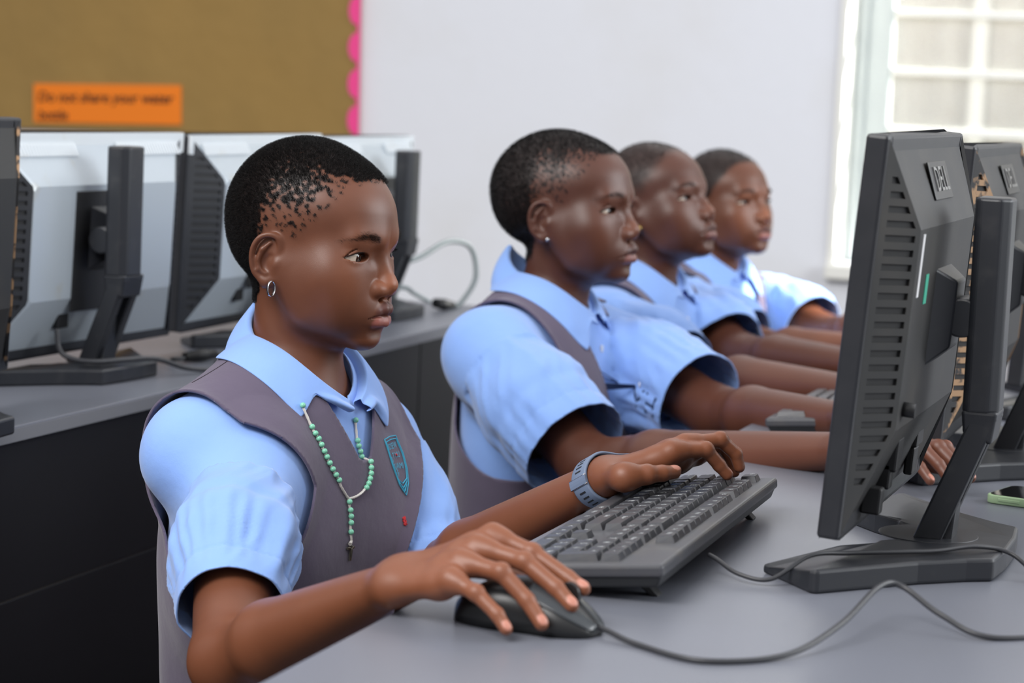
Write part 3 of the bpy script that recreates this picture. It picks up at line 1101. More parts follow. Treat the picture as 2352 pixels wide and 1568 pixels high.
EAR_RIM = dense([(6.5, 0, 2), (9.5, 2.5, 10), (7, 4.5, 18), (0, 5.5, 21.5), (-8, 6, 19), (-12.5, 6, 10.5), (-12.8, 5.5, 0), (-9.8, 4.5, -11), (-4, 3.5, -18), (2.5, 2.5, -22)],
                [1.8, 2.3, 2.6, 2.8, 2.8, 2.6, 2.4, 2.5, 3.0, 4.2])
EAR_SCAPHA = dense([(3.5, 6.5, 16.5), (-3, 7.5, 16), (-8.4, 8.2, 10), (-9.6, 8.2, 1), (-7.8, 7.4, -9)], [1.6, 2.2, 2.4, 2.2, 1.4])
def lip_fields(q, L):
    up = chain(q, [(70.5, 31, -55.6), (80, 21, -53.2), (87, 10.5, -49.8), (90.6, 3.5, -47.6), (90.6, 0, -48.2)], [1.0, 3.0 * L, 4.8 * L, 5.6 * L, 5.5 * L], 3)
    lo = chain(q, [(70.5, 30, -56.8), (79, 20, -58.0), (86, 10, -59.4), (89.0, 0, -60.0)], [1.0, 3.4 * L, 5.4 * L, 6.2 * L], 3)
    return up, lo


HP = dict(nose=1.0, lips=1.0, jaw=1.0, chin=0.0, lid=0.0, skull=1.0)


def head_sdf(p, P):
    ay = np.abs(p[:, 1])
    q = np.stack([p[:, 0], ay, p[:, 2]], 1).astype(F32)       # mirrored to the left half
    sk = P['skull']
    oc = P.get('occ', 0.0)
    d = ell(q, (5 - oc * .5, 0, 35), ((75.5 + oc * .5) * sk, 66, 71 * sk))
    d = smin(d, ell(q, (40, 0, 40), (50, 53, 42)), 18)
    d = smin(d, ell(q, (-11 - oc, 0, 13), (48, 52, 41)), 16)
    d = smin(d, ell(q, (38, 0, -14), (49.5, 56, 60)), 16)        # midface
    d = smin(d, ell(q, (38, 0, -49), (45, 42 * P['jaw'], 37)), 18)        # lower jaw
    d = smin(d, cone(q, (6, 51, -14), (28, 40, -52), 12, 12), 28)       # jaw angle
    d = smin(d, ell(q, (51, 34, -18), (23, 24, 24)), 24)       # cheek
    d = smin(d, ell(q, (55, 23, -44), (19, 22, 26)), 20)       # lower cheek
    d = smin(d, ell(q, (69.5 + P['chin'], 0, -76), (14.5, 19, 12)), 14)        # chin
    d = smin(d, cone(q, (75, 36, 18), (85, 12, 17), 6, 6), 16)  # brow
    d = smin(d, ell(q, (62, 0, 28), (26, 36, 26)), 18)
    d = smax(d, -ell(q, (97, 20, 1), (11, 7, 8)), 9)          # eye hollow
    # muzzle and nose
    d = smin(d, ell(q, (72.5, 0, -50), (17.5, 28, 20)), 12)
    n = P['nose']
    d = smin(d, cone(q, (81, 0, 9), (90, 0, -18), 6.5, 8.2), 8)
    d = smin(d, ell(q, (92.6, 0, -25), (9.6 * n, 10.5, 8.4)), 5)
    d = smin(d, ell(q, (85, 14.0, -29.2), (9.5, 7.2, 8.2)), 3.5)
    d = smin(d, ell(q, (88, 8, -30), (9, 8, 6.5)), 4)
    d = smin(d, cone(q, (84, 0, -37), (92, 0, -31.5), 4.0, 4.5), 4)
    d = smax(d, -ell(q, (88.5, 8.2, -38.2), (5.0, 3.2, 2.8)), 2)
    # lips
    up, lo = lip_fields(q, P['lips'])
    d = smax(d, -cone(q, (94.0, 0, -38), (97, 0, -44), 1.6, 1.8), 4)
    d = smin(d, up, 3.5)
    d = smin(d, lo, 3.2)
    d = smax(d, -ell(q, (87.5, 0, -70.5), (5, 16, 4.0)), 7)          # dip below the lower lip
    d = smax(d, -chain(q, [(71.5, 33.0, -56.0), (83.5, 21, -55.2), (91, 9.8, -53.8), (97, 0, -53.9)], [1.2, 1.2, 1.0, 1.0]), 1.6)
    # eyelids, cut open over the eyeball
    e = q - np.array(P['eye'], F32)
    rr = np.sqrt((e * e).sum(1))
    d = smin(d, rr - 14.7, 3.5)
    t = (e[:, 1] - 2.0) / 12.4
    arch = np.clip(1 - t * t, 0, None)
    zu = (6.4 - P['lid']) * arch ** 0.7 - 0.6 * t + 0.2
    zl = -(4.4 - P.get('lidlo', 0.0)) * arch ** 0.8 - 0.3 * t - 0.1
    crease = np.abs(e[:, 2] - (zu + 4.3 * arch + 0.6)) - 0.6
    cr = np.maximum(crease, np.maximum(np.abs(rr - 15.3) - 1.6, np.maximum(np.abs(t) - 1.02, 4 - e[:, 0])))
    d = smax(d, -cr, 1.0)
    op = np.maximum(np.maximum(e[:, 2] - zu, zl - e[:, 2]), np.maximum(np.abs(t) * 12.4 - 12.3, 2.0 - e[:, 0]))
    d = np.maximum(d, -np.maximum(op, 12.4 - rr))
    d = smin(d, ell(q, (P['eye'][0] + 7.5, P['eye'][1] - 12.0, P['eye'][2] - 0.6), (3.6, 3.6, 3.0)), 1.0)       # inner corner
    # ear (sheared so that it flares out toward the back)
    ex, ez = q[:, 0] - 1.0, q[:, 2] + 3.0
    lean = 0.16
    ex = ex - lean * ez
    o = q[:, 1] - (63.5 - 0.34 * ex)
    E = np.stack([ex, o, ez], 1).astype(F32)
    near = (np.abs(ex) < 40) & (np.abs(ez) < 45) & (np.abs(o) < 30)
    if near.any():
        En = E[near]
        plate = ell(En, (-1, 0.2, 1), (12.5, 2.6, 20.5))
        rim = chain(En, EAR_RIM[0], EAR_RIM[1])
        En = En
        anti = chain(En, [(0, 3.5, 14), (-5, 4.5, 8), (-8, 4.8, -1), (-5.5, 4.2, -10), (0.5, 3.5, -14.5)], [1.8, 2.5, 2.6, 2.5, 2.4], 2)
        lobe = ell(En, (3.5, 1.5, -22), (6.5, 3.8, 6.5))
        r = smin(plate, rim, 2.0)
        r = smin(r, anti, 2.0)
        r = smin(r, lobe, 4)
        r = smax(r, -ell(En, (2.5, 5.5, -3.5), (6.8, 8.6, 8.8)), 2.0)
        r = smax(r, -chain(En, EAR_SCAPHA[0], EAR_SCAPHA[1]), 1.5)
        r = smin(r, ell(En, (10, 2.0, -5), (3.6, 4.2, 5.0)), 2.5)
        d[near] = smin(d[near], r, 4.0)
    # neck
    nk = cone(q, P.get('neck0', (1, 0, -35)), P.get('neck1', (0, 0, -165)), P.get('nr', 41), P.get('nr1', 46))
    d = smin(d, nk, 14)
    return d


def lip_masks(p):
    q = np.stack([p[:, 0], np.abs(p[:, 1]), p[:, 2]], 1).astype(F32)
    up, lo = lip_fields(q, 1.0)
    return 1 - sstep(0.2, 1.5, up), 1 - sstep(0.2, 1.5, lo)


HAIRLINE = [(-100, -62), (-60, -60), (-44, -56), (-30, -50), (-18, -28), (-11, 8), (0, 22), (12, 20), (17, 13), (26, 14), (31, 20), (37, 27), (47, 37), (55, 45), (63, 57), (71, 65), (80, 68), (90, 66), (120, 90)]


def hair_field(p, line=HAIRLINE):
    """millimetres above the hairline (positive = hair)"""
    return p[:, 2] - poly(line, p[:, 0])
# ------------------------------------------------------------------ people
def skin_material(name, dark, mid, warm, rough=0.42, lipc=(196, 122, 108), lipu=(112, 66, 56)):
    m = bpy.data.materials.new(name)
    m.use_nodes = True
    nt = m.node_tree
    p = nt.nodes['Principled BSDF']
    L = nt.links.new
    at = lambda n: (lambda a: (setattr(a, 'attribute_name', n), a)[1])(nt.nodes.new('ShaderNodeAttribute'))

    def mix(fac, a, b):
        mx = nt.nodes.new('ShaderNodeMix')
        mx.data_type = 'RGBA'
        if isinstance(a, tuple): mx.inputs[6].default_value = a
        else: L(a, mx.inputs[6])
        if isinstance(b, tuple): mx.inputs[7].default_value = b
        else: L(b, mx.inputs[7])
        L(fac, mx.inputs[0])
        return mx.outputs[2]
    tc = nt.nodes.new('ShaderNodeTexCoord')
    n1 = nt.nodes.new('ShaderNodeTexNoise')
    n1.inputs['Scale'].default_value = 26
    n1.inputs['Detail'].default_value = 6
    L(tc.outputs['Object'], n1.inputs['Vector'])
    c = mix(n1.outputs[0], dark, mid)
    c = mix(at('warm').outputs['Fac'], c, warm)
    c = mix(at('lip_upper').outputs['Fac'], c, srgb(*lipu))
    c = mix(at('lip_lower').outputs['Fac'], c, srgb(*lipc))
    c = mix(at('palm').outputs['Fac'], c, srgb(176, 112, 84))
    c = mix(at('nail').outputs['Fac'], c, srgb(186, 126, 108))
    c = mix(at('scalp').outputs['Fac'], c, srgb(26, 21, 20))
    L(c, p.inputs['Base Color'])
    n2 = nt.nodes.new('ShaderNodeTexNoise')
    n2.inputs['Scale'].default_value = 2200
    n2.inputs['Detail'].default_value = 3
    L(tc.outputs['Object'], n2.inputs['Vector'])
    b = nt.nodes.new('ShaderNodeBump')
    b.inputs['Strength'].default_value = 0.22
    b.inputs['Distance'].default_value = 0.0004
    L(n2.outputs[0], b.inputs['Height'])
    L(b.outputs[0], p.inputs['Normal'])
    p.inputs['Roughness'].default_value = rough
    p.inputs['Specular IOR Level'].default_value = 0.5
    p.inputs['Subsurface Weight'].default_value = 0.06
    p.inputs['Subsurface Radius'].default_value = (0.006, 0.002, 0.001)
    return m


def cloth_material(name, col, col2, weave=1600, rough=0.85, sheen=0.3):
    m = mat(name, col, rough, spec=0.2, noise=(9, 0.6, col2, 0.35, 0.7), sheen=sheen)
    nt = m.node_tree
    p = nt.nodes['Principled BSDF']
    tc = nt.nodes.new('ShaderNodeTexCoord')
    w1 = nt.nodes.new('ShaderNodeTexNoise')
    w1.inputs['Scale'].default_value = weave
    w1.inputs['Detail'].default_value = 2
    nt.links.new(tc.outputs['Object'], w1.inputs['Vector'])
    w2 = nt.nodes.new('ShaderNodeTexNoise')
    w2.inputs['Scale'].default_value = 60
    w2.inputs['Detail'].default_value = 4
    nt.links.new(tc.outputs['Object'], w2.inputs['Vector'])
    b1 = nt.nodes.new('ShaderNodeBump')
    b1.inputs['Strength'].default_value = 0.25
    b1.inputs['Distance'].default_value = 0.0004
    nt.links.new(w1.outputs[0], b1.inputs['Height'])
    b2 = nt.nodes.new('ShaderNodeBump')
    b2.inputs['Strength'].default_value = 0.25
    b2.inputs['Distance'].default_value = 0.003
    nt.links.new(w2.outputs[0], b2.inputs['Height'])
    nt.links.new(b1.outputs[0], b2.inputs['Normal'])
    nt.links.new(b2.outputs[0], p.inputs['Normal'])
    return m


M_shirt = cloth_material('light_blue_cotton', srgb(141, 177, 240), srgb(131, 169, 235))
M_pina = cloth_material('grey_violet_twill', srgb(98, 89, 108), srgb(89, 82, 99), 2200, 0.9, 0.25)
M_stitch = mat('dark_stitching', srgb(50, 43, 52), 0.9)
M_hair = mat('black_hair', srgb(20, 17, 17), 0.6, spec=0.25)
M_eyew = mat('eye_white', srgb(228, 216, 204), 0.12, spec=0.6)
M_steel = mat('silver_metal', srgb(214, 216, 220), 0.18, metal=1.0)
M_gold = mat('gold_metal', srgb(226, 194, 120), 0.22, metal=1.0)
M_button = mat('shirt_button', srgb(224, 228, 236), 0.35)

_me = bpy.data.materials.new('eyeball')
_me.use_nodes = True
_n = _me.node_tree
_p = _n.nodes['Principled BSDF']
_a = _n.nodes.new('ShaderNodeAttribute')
_a.attribute_name = 'iris'
_r = _n.nodes.new('ShaderNodeValToRGB')
_el = _r.color_ramp.elements
_el[0].position, _el[0].color = 0.0, srgb(206, 190, 174)
_el[1].position, _el[1].color = 1.0, srgb(8, 6, 6)
for ps, cl in ((0.30, srgb(206, 190, 174)), (0.36, srgb(30, 17, 12)), (0.55, srgb(58, 32, 20)), (0.68, srgb(52, 28, 18)), (0.74, srgb(8, 6, 6))):
    e_ = _el.new(ps)
    e_.color = cl
_n.links.new(_a.outputs['Fac'], _r.inputs[0])
_n.links.new(_r.outputs[0], _p.inputs['Base Color'])
_p.inputs['Roughness'].default_value = 0.06
M_eye = _me


def v3(*a):
    return np.array(a, float)


class Frame:
    """local frame: origin o, rotation R (columns = local axes in world)"""
    def __init__(s, o, R, scale=1.0):
        s.o, s.R, s.s = np.asarray(o, float), np.asarray(R, float), scale

    def w(s, p):
        return s.o + (np.asarray(p, float) * s.s) @ s.R.T

    def l(s, p):
        return ((p - s.o.astype(F32)) @ s.R.astype(F32)) / F32(s.s)


def hand_parts(H, up, rm=1.0):
    """H: dict wrist, lat (unit vector across the wrist), fingers {name: 4 joints}; returns (function, nail list)"""
    W_ = np.asarray(H['wrist'])
    lat = np.asarray(H['lat'], float)
    rad = {'index': (8.0, 6.9, 6.2, 5.4), 'middle': (8.2, 7.0, 6.3, 5.6), 'ring': (7.8, 6.6, 6.0, 5.3), 'pinky': (7.2, 5.8, 5.2, 4.7), 'thumb': (10.5, 8.6, 7.6, 6.2)}
    F = {k: [np.asarray(j, float) for j in v] for k, v in H['fingers'].items()}
    nails = []
    for k, v in F.items():
        ax = v[3] - v[2]
        L = np.linalg.norm(ax)
        ax /= L
        if k == 'thumb' and 'thumb_up' in H:
            nn = np.asarray(H['thumb_up'], float)
        else:
            nn = np.asarray(up, float)
        nn = nn - ax * (nn @ ax)
        nn /= np.linalg.norm(nn)
        r = rad[k][3] * rm / 1000
        c = v[3] - ax * 0.0010 + nn * (r * 0.62)
        nails.append((c, ax, nn, np.cross(nn, ax), r))

    def f(p):
        d = None
        order = ['index', 'middle', 'ring', 'pinky']
        # palm: fan from the wrist to the knuckles, plus a web between neighbouring knuckles
        for i, k in enumerate(order):
            s = lat * (0.012 - 0.008 * i)
            e = cone(p, W_ + s, F[k][0] + (-np.asarray(up)) * 0.002, 0.0108 * rm, 0.0098 * rm)
            d = e if d is None else smin(d, e, 0.012)
        for a, b in zip(order[:-1], order[1:]):
            e = cone(p, F[a][0] * .8 + W_ * .2 - np.asarray(up) * 0.004, F[b][0] * .8 + W_ * .2 - np.asarray(up) * 0.004, 0.0105 * rm, 0.0105 * rm)
            d = smin(d, e, 0.010)
        fing = None
        for k, v in F.items():
            r = [x * rm / 1000 for x in rad[k]]
            e = chain(p, v, r, 0.002)
            e = smin(e, np.sqrt(((p - (v[1] + np.asarray(up) * 0.0008).astype(F32)) ** 2).sum(1)) - r[1] * 1.06, 0.003)
            if k == 'thumb':
                e = smin(e, cone(p, W_ + lat * 0.010, v[0], 0.0115 * rm, r[0] * 1.12), 0.012)
                d = smin(d, e, 0.010)
            else:
                d = smin(d, cone(p, v[0], v[0] * .75 + v[1] * .25, r[0] * 1.08, r[0]), 0.006)
                fing = e if fing is None else smin(fing, e, 0.0012)
        d = smin(d, fing, 0.005)
        # nails: a flat plate set into each fingertip
        for c, ax, nn, sd, r in nails:
            q = p - c.astype(F32)
            q = np.stack([q @ ax.astype(F32), q @ sd.astype(F32), q @ nn.astype(F32)], 1)
            d = smin(d, ell(q, (0, 0, 0), (r * 1.05, r * 0.80, r * 0.46)), 0.0008)
        return d

    def nail_mask(p):
        m = np.zeros(len(p))
        for c, ax, nn, sd, r in nails:
            q = p - c
            x, y, z_ = q @ ax, q @ sd, q @ nn
            e = (x / (r * 0.92)) ** 2 + (y / (r * 0.72)) ** 2
            m = np.maximum(m, (1 - sstep(0.8, 1.05, e)) * (z_ > -r * 0.1))
        return m
    pts = np.concatenate([np.array(v) for v in F.values()] + [W_[None]])
    return f, nail_mask, pts


def arm_fn(A, rs):
    S, E_, W_ = (np.asarray(A[k], float) for k in ('shoulder', 'elbow', 'wrist'))
    lat = np.asarray(A['lat'], float)
    m = A.get('girth', 1.0)
    ra, re, rw = rs

    def f(p):
        d = chain(p, [S, S * .55 + E_ * .45, E_], [ra * m, ra * .93 * m, re * m], 0.02)
        fw = W_ - E_
        mid = E_ + fw * 0.28
        d = smin(d, chain(p, [E_, mid, W_ + lat * 0.0075], [re * .94 * m, re * 1.0 * m, rw * m], 0.01), 0.02)
        d = smin(d, chain(p, [mid, W_ - lat * 0.0075], [re * .96 * m, rw * m]), 0.015)
        return d
    return f, np.array([S, E_, W_])


def torso_fn(q, B, g=0.0):
    """q in the torso frame (metres, z is world height); B holds sizes"""
    ay = np.abs(q[:, 1])
    x = q[:, 0] - B.get('lean', 0.0) * (q[:, 2] - 0.55)
    p = np.stack([x, ay, q[:, 2]], 1).astype(F32)
    zs, hw, dp = B['zs'], B['hw'], B['dp']
    d = ell(p, (0, 0, zs - 0.115), (dp, hw * 0.93, 0.19))
    d = smin(d, ell(p, (dp * 0.36, hw * B.get('cy', 0.40), zs - 0.135), (dp * 0.66, hw * 0.54, 0.11)), 0.03)      # chest
    d = smin(d, cone(p, (-0.012, 0, zs - 0.02), (-0.012, hw * 0.88, zs - 0.030), 0.048, 0.045), 0.03)
    d = smin(d, cone(p, (-0.016, 0, zs + 0.032), (-0.014, hw * 0.80, zs - 0.016), 0.026, 0.028), 0.03)
    d = smin(d, ell(p, (0, 0, zs - 0.26), (dp * 0.95, hw * 0.82, 0.16)), 0.04)
    d = smin(d, ell(p, (0.005, 0, zs - 0.39), (dp * 1.04, hw * 0.96, 0.12)), 0.05)
    return d - g


def skirt_fn(q, B):
    ay = np.abs(q[:, 1])
    p = np.stack([q[:, 0], ay, q[:, 2]], 1).astype(F32)
    zs, hw, dp = B['zs'], B['hw'], B['dp']
    d = ell(p, (-0.005, 0, zs - 0.43), (dp * 1.20, hw * 1.04, 0.125))
    d = smin(d, cone(p, (0.0, 0.075, zs - 0.435), (0.34, 0.095, zs - 0.385), 0.085, 0.075), 0.05)
    d = smin(d, cone(p, (0.0, 0.0, zs - 0.45), (0.33, 0.0, zs - 0.40), 0.07, 0.07), 0.05)
    d = smin(d, cone(p, (-0.02, 0.03, zs - 0.46), (-0.04, 0.05, zs - 0.53), 0.125, 0.14), 0.04)
    return d


def ray_hit(f, o, d, t0, t1, n=60):
    """first crossing of f=0 along o + t d for many rays"""
    o = np.asarray(o, float)
    d = np.asarray(d, float)
    t = np.full(len(o), t0)
    for _ in range(n):
        v = f((o + d * t[:, None]).astype(F32)).astype(float)
        t = np.minimum(t + np.maximum(v * 0.8, -0.01), t1)
    return o + d * t[:, None]


def make_eye(root, HF, P, side, gaze, hres=40):
    """eyeball with a painted iris; gaze = direction in the head frame"""
    c = np.array(P['eye']) * np.array([1, side, 1])
    r = 13.2
    vs, fs, ir = [], [], []
    g = np.array(gaze, float)
    g /= np.linalg.norm(g)
    a = np.cross(g, [0, 0, 1.0])
    a /= np.linalg.norm(a)
    b = np.cross(a, g)
    nu, nv = 48, 64
    for j in range(nv + 1):
        t = (math.pi * 0.62) * (j / nv) ** 1.2
        bulge = 1.0 + 0.035 * max(0, 1 - (t / 0.5) ** 2)
        for i in range(nu):
            u = 2 * math.pi * i / nu
            vs.append(c + r * bulge * (g * math.cos(t) + (a * math.cos(u) + b * math.sin(u)) * math.sin(t)))
            ir.append(max(0.0, 1 - t * r / 9.8))
    for j in range(nv):
        for i in range(nu):
            fs.append((j * nu + i, (j + 1) * nu + i, (j + 1) * nu + (i + 1) % nu, j * nu + (i + 1) % nu))
    V = HF.w(np.array(vs))
    return np_mesh('eye', V, np.array(fs), M_eye, root, True, {'iris': np.array(ir)})


def strands_mesh(root_pts, normals, length, r0, curl, seed, name, m, parent, segs=4, lean=None):
    """a tuft of short curled hairs grown from points on a surface; one mesh, three-sided tapered tubes"""
    rs = np.random.RandomState(seed)
    n = len(root_pts)
    t = np.linspace(0, 1, segs + 1)
    rnd = rs.normal(size=(n, 3))
    a = np.cross(normals, rnd)
    a /= np.linalg.norm(a, axis=1, keepdims=True) + 1e-9
    b = np.cross(normals, a)
    ph = rs.uniform(0, 6.28, n)
    turns = rs.uniform(0.7, 1.5, n) * 6.28
    L = length * rs.uniform(0.7, 1.15, n)
    P = []
    for k in range(segs + 1):
        ang = ph + turns * t[k]
        cr = curl * (0.35 + 0.65 * t[k])
        off = (a * np.cos(ang)[:, None] + b * np.sin(ang)[:, None]) * cr - (a * np.cos(ph)[:, None] + b * np.sin(ph)[:, None]) * curl * 0.35
        P.append(root_pts + normals * (L * (t[k] - 0.12))[:, None] + off + (0 if lean is None else lean * (L * t[k])[:, None]))
    P = np.stack(P, 1)
    V, Fc = [], []
    for k in range(segs + 1):
        r = r0 * (1 - 0.65 * t[k])
        for s in range(3):
            w = 2.094 * s
            V.append(P[:, k] + (a * math.cos(w) + b * math.sin(w)) * r)
    V = np.stack(V, 1).reshape(-1, 3)
    base = np.arange(n)[:, None] * (3 * (segs + 1))
    quad = []
    for k in range(segs):
        for s in range(3):
            quad.append([k * 3 + s, k * 3 + (s + 1) % 3, k * 3 + 3 + (s + 1) % 3, k * 3 + 3 + s])
    Fc = (base[:, None, :] + np.array(quad)[None]).reshape(-1, 4)
    return np_mesh(name, V, Fc, m, parent)


def scatter(v, f, w, n, seed):
    """n random points on the triangles, weighted by per-vertex density w; returns points, normals"""
    f = tris_of(f)
    rs = np.random.RandomState(seed)
    cr = np.cross(v[f[:, 1]] - v[f[:, 0]], v[f[:, 2]] - v[f[:, 0]])
    ar = np.linalg.norm(cr, axis=1)
    pr = ar * w[f].mean(1)
    ix = rs.choice(len(f), n, p=pr / pr.sum())
    u, s = rs.uniform(size=n), rs.uniform(size=n)
    sw = u + s > 1
    u[sw], s[sw] = 1 - u[sw], 1 - s[sw]
    p = v[f[ix, 0]] * (1 - u - s)[:, None] + v[f[ix, 1]] * u[:, None] + v[f[ix, 2]] * s[:, None]
    return p, cr[ix] / (ar[ix][:, None] + 1e-15)


def person(spec):
    S = spec
    root = empty('person', (S['torso'].o[0], S['torso'].o[1], 0.0))
    HF, TF, B, P = S['head'], S['torso'], S['B'], S['P']
    inv = v3(root.location.x, root.location.y, 0)
    h = S['h']
    # ---- the body: head, neck, shoulders, arms and hands in one surface
    hs = HF.s
    parts = []

    def f_head(p):
        return head_sdf(HF.l(p), P) * F32(hs)
    hc = HF.w([10, 0, -20])
    parts.append((f_head, hc - 0.185 * hs * 1000, hc + 0.185 * hs * 1000, 0.010))

    def f_torso(p):
        q = TF.l(p)
        return np.maximum(torso_fn(q, B, -0.006), (B['zs'] - 0.20) - q[:, 2])
    to = TF.w([0, 0, B['zs']])
    parts.append((f_torso, to - v3(.3, .3, .25), to + v3(.3, .3, .16), 0.016))
    nail_fns = []
    for A in S['arms']:
        fa, pts = arm_fn(A, S['arm_r'])
        parts.append((fa, pts.min(0) - 0.06, pts.max(0) + 0.06, 0.02))
        if 'hand' in A:
            fh, nm, hp = hand_parts(A['hand'], A['hand'].get('up', (0, 0, 1)), S.get('hand_scale', 1.0))
            parts.append((fh, hp.min(0) - 0.03, hp.max(0) + 0.03, 0.014))
            nail_fns.append(nm)

    def body(p):
        d = np.full(len(p), 0.5, F32)
        for f, lo, hi, k in parts:
            m = ((p > lo.astype(F32)) & (p < hi.astype(F32))).all(1)
            if m.any():
                d[m] = smin(d[m], f(p[m]).astype(F32), F32(k))
        return d
    lo = np.min([q[1] for q in parts], 0)
    hi = np.max([q[2] for q in parts], 0)
    V, Fc = mesh_sdf(body, lo, hi, h)
    hl = HF.l(V.astype(F32)).astype(float)
    onhead = (np.abs(hl[:, 1]) < 95) & (hl[:, 2] > -75) & (np.abs(hl[:, 0]) < 125)
    up, lw = lip_masks(hl)
    up, lw = up * onhead, lw * onhead
    up = up * (hl[:, 2] > -53.3)
    lw = lw * (hl[:, 2] < -52.8)
    hf = np.where(onhead, hair_field(hl, S.get('hairline', HAIRLINE)), -99)
    ex_, ez_ = hl[:, 0] - 1.0 - 0.16 * (hl[:, 2] + 3.0), hl[:, 2] + 3.0
    ear = (np.abs(hl[:, 1]) > 63.0 - 0.34 * ex_) & (((ex_ + 1) / 17.5) ** 2 + ((ez_ + 1) / 29.0) ** 2 < 1)
    hf = np.where(ear, -20, hf)
    fade = S['hair_fade']
    # wide, clumpy fade over the temple, tight everywhere else
    temple = sstep(-34, 8, hl[:, 0]) * (1 - sstep(66, 80, hl[:, 0])) * sstep(22, 44, np.abs(hl[:, 1]))
    width = S.get('edge', 9) + (fade - S.get('edge', 9)) * temple if fade > 5 else S.get('edge', 9)
    nz = gnoise(hl / S['clump']) + 0.30 * gnoise(hl / (S['clump'] * 0.4) + 9)
    cov = np.clip(hf / width, 0, 1)
    th = 0.20 - 0.80 * cov ** 1.3
    dens = sstep(th, th + 0.16, nz) * (hf > 0) * sstep(0, 0.06, cov) if fade > 5 else sstep(0, 1, cov)
    scalp = dens * S.get('scalp', 0.9)
    # dark roots of the lashes along the lid margins
    em = np.stack([hl[:, 0], np.abs(hl[:, 1]), hl[:, 2]], 1) - np.array(P['eye'])
    er = np.linalg.norm(em, axis=1)
    t_ = (em[:, 1] - 2.0) / 12.4
    ar_ = np.clip(1 - t_ * t_, 0, None)
    zu_ = (6.4 - P['lid']) * ar_ ** 0.7 - 0.6 * t_ + 0.2
    lm = onhead * (np.abs(t_) < 1.02) * (er < 16.8) * (em[:, 0] > 1) * np.exp(-((em[:, 2] - zu_ - 0.3) / 0.9) ** 2)
    scalp = np.maximum(scalp, 0.95 * lm)
    bt = np.clip((np.abs(hl[:, 1]) - 18) / 31, 0, 1)
    bzc = P.get('brow_z', 17.2) + 5.0 * np.sin(bt * 2.2) - 5.5 * bt ** 2
    bm_ = onhead * (hl[:, 0] > 40) * (np.abs(hl[:, 1]) > 15) * (np.abs(hl[:, 1]) < 51) * np.exp(-((hl[:, 2] - bzc) / (2.6 * (1 - 0.55 * bt))) ** 2) * sstep(15, 20, np.abs(hl[:, 1])) * (1 - 0.75 * bt)
    scalp = np.maximum(scalp, 0.45 * bm_)
    warm = onhead * (np.exp(-((hl[:, 0] - 97) ** 2 + hl[:, 1] ** 2 + (hl[:, 2] + 25) ** 2) / 260) * 0.8 + 0.45 * np.exp(-((hl[:, 0] - 66) ** 2 + (np.abs(hl[:, 1]) - 36) ** 2 + (hl[:, 2] + 24) ** 2) / 420)
                     + 0.35 * np.exp(-((hl[:, 0] - 90) ** 2 / 200 + (hl[:, 2] - 14) ** 2 / 160)))
    hand = np.zeros(len(V))
    for A in S['arms']:
        if 'hand' in A:
            e_ = np.asarray(A['wrist']) - np.asarray(A['elbow'])
            hand = np.maximum(hand, (0.22 + 0.18 * sstep(-0.02, 0.05, (V - np.asarray(A['wrist'])) @ (e_ / np.linalg.norm(e_)))) * sstep(0.34, 0.22, np.linalg.norm(V - np.asarray(A['wrist']), axis=1)))
    warm = np.maximum(warm, hand * (1 - onhead))
    nail = np.zeros(len(V))
    for nm in nail_fns:
        nail = np.maximum(nail, nm(V))
    bo = np_mesh('body', V - inv, Fc, S['skin'], root, True,
                 {'lip_upper': up, 'lip_lower': lw, 'scalp': scalp, 'warm': np.clip(warm, 0, 1), 'nail': nail, 'palm': np.zeros(len(V))})
    # ---- hair
    hm = onhead & (hf > -3)
    w = np.where(hm, np.clip(dens, 0, 1) ** 1.2, 0)
    n = S['hair_n']
    if n:
        p, nn = scatter(V, Fc, w, n, 5)
        ol = strands_mesh(p - inv, nn, S['hair_len'], S['hair_r'], S['hair_curl'], 11, 'hair', M_hair, root, S.get('hair_seg', 4))
    # ---- eyebrows and lashes
    for side in (-1, 1):
        x0 = []
        rs = np.random.RandomState(3 + side)
        bl = S.get('brow_n', 700)
        t = rs.beta(1.3, 1.6, bl)
        by = (18 + 31 * t)
        bz = P.get('brow_z', 17.2) + 5.0 * np.sin(np.clip(t, 0, 1) * 2.2) - 5.5 * t ** 2 + rs.normal(size=bl) * (2.5 * (1 - 0.6 * t))
        o = HF.w(np.stack([np.full(bl, 130.0), side * by, bz], 1))
        dr = np.tile(HF.R @ np.array([-1.0, 0, 0]), (bl, 1))
        hp = ray_hit(lambda q: body(q), o, dr, 0.0, 0.12, 50)
        nr = np.tile(HF.R @ np.array([0.75, side * 0.35, 0.35]), (bl, 1))
        ln = np.tile(HF.R @ np.array([-0.3, side * 1.0, 0.2]), (bl, 1)) * 0.9
        strands_mesh(hp - inv, nr * 0.35, 0.0052, 0.00010, 0.0003, 5, 'eyebrow', M_hair, root, 3, ln)
        e = np.array(P['eye']) * np.array([1, side, 1])
        nl = S.get('lash_n', 60)
        tt = rs.uniform(-0.92, 0.98, nl)
        arch = np.clip(1 - tt * tt, 0, None)
        zu = (6.4 - P['lid']) * arch ** 0.7 - 0.6 * tt + 0.2
        yy = tt * 12.4 + 2.0
        xx = np.sqrt(np.clip(14.6 ** 2 - yy ** 2 - zu ** 2, 4, None))
        rp = HF.w(e + np.stack([xx, side * yy, zu], 1))
        nd = np.stack([np.full(nl, 1.0), side * tt * 0.5, np.full(nl, -0.15)], 1) @ HF.R.T
        ln = np.tile(HF.R @ np.array([0.2, 0, 0.30]), (nl, 1))
        strands_mesh(rp - inv, nd, S.get('lash_len', 0.0045), 0.00018, 0.0004, 8, 'eyelashes', M_hair, root, 3, ln)
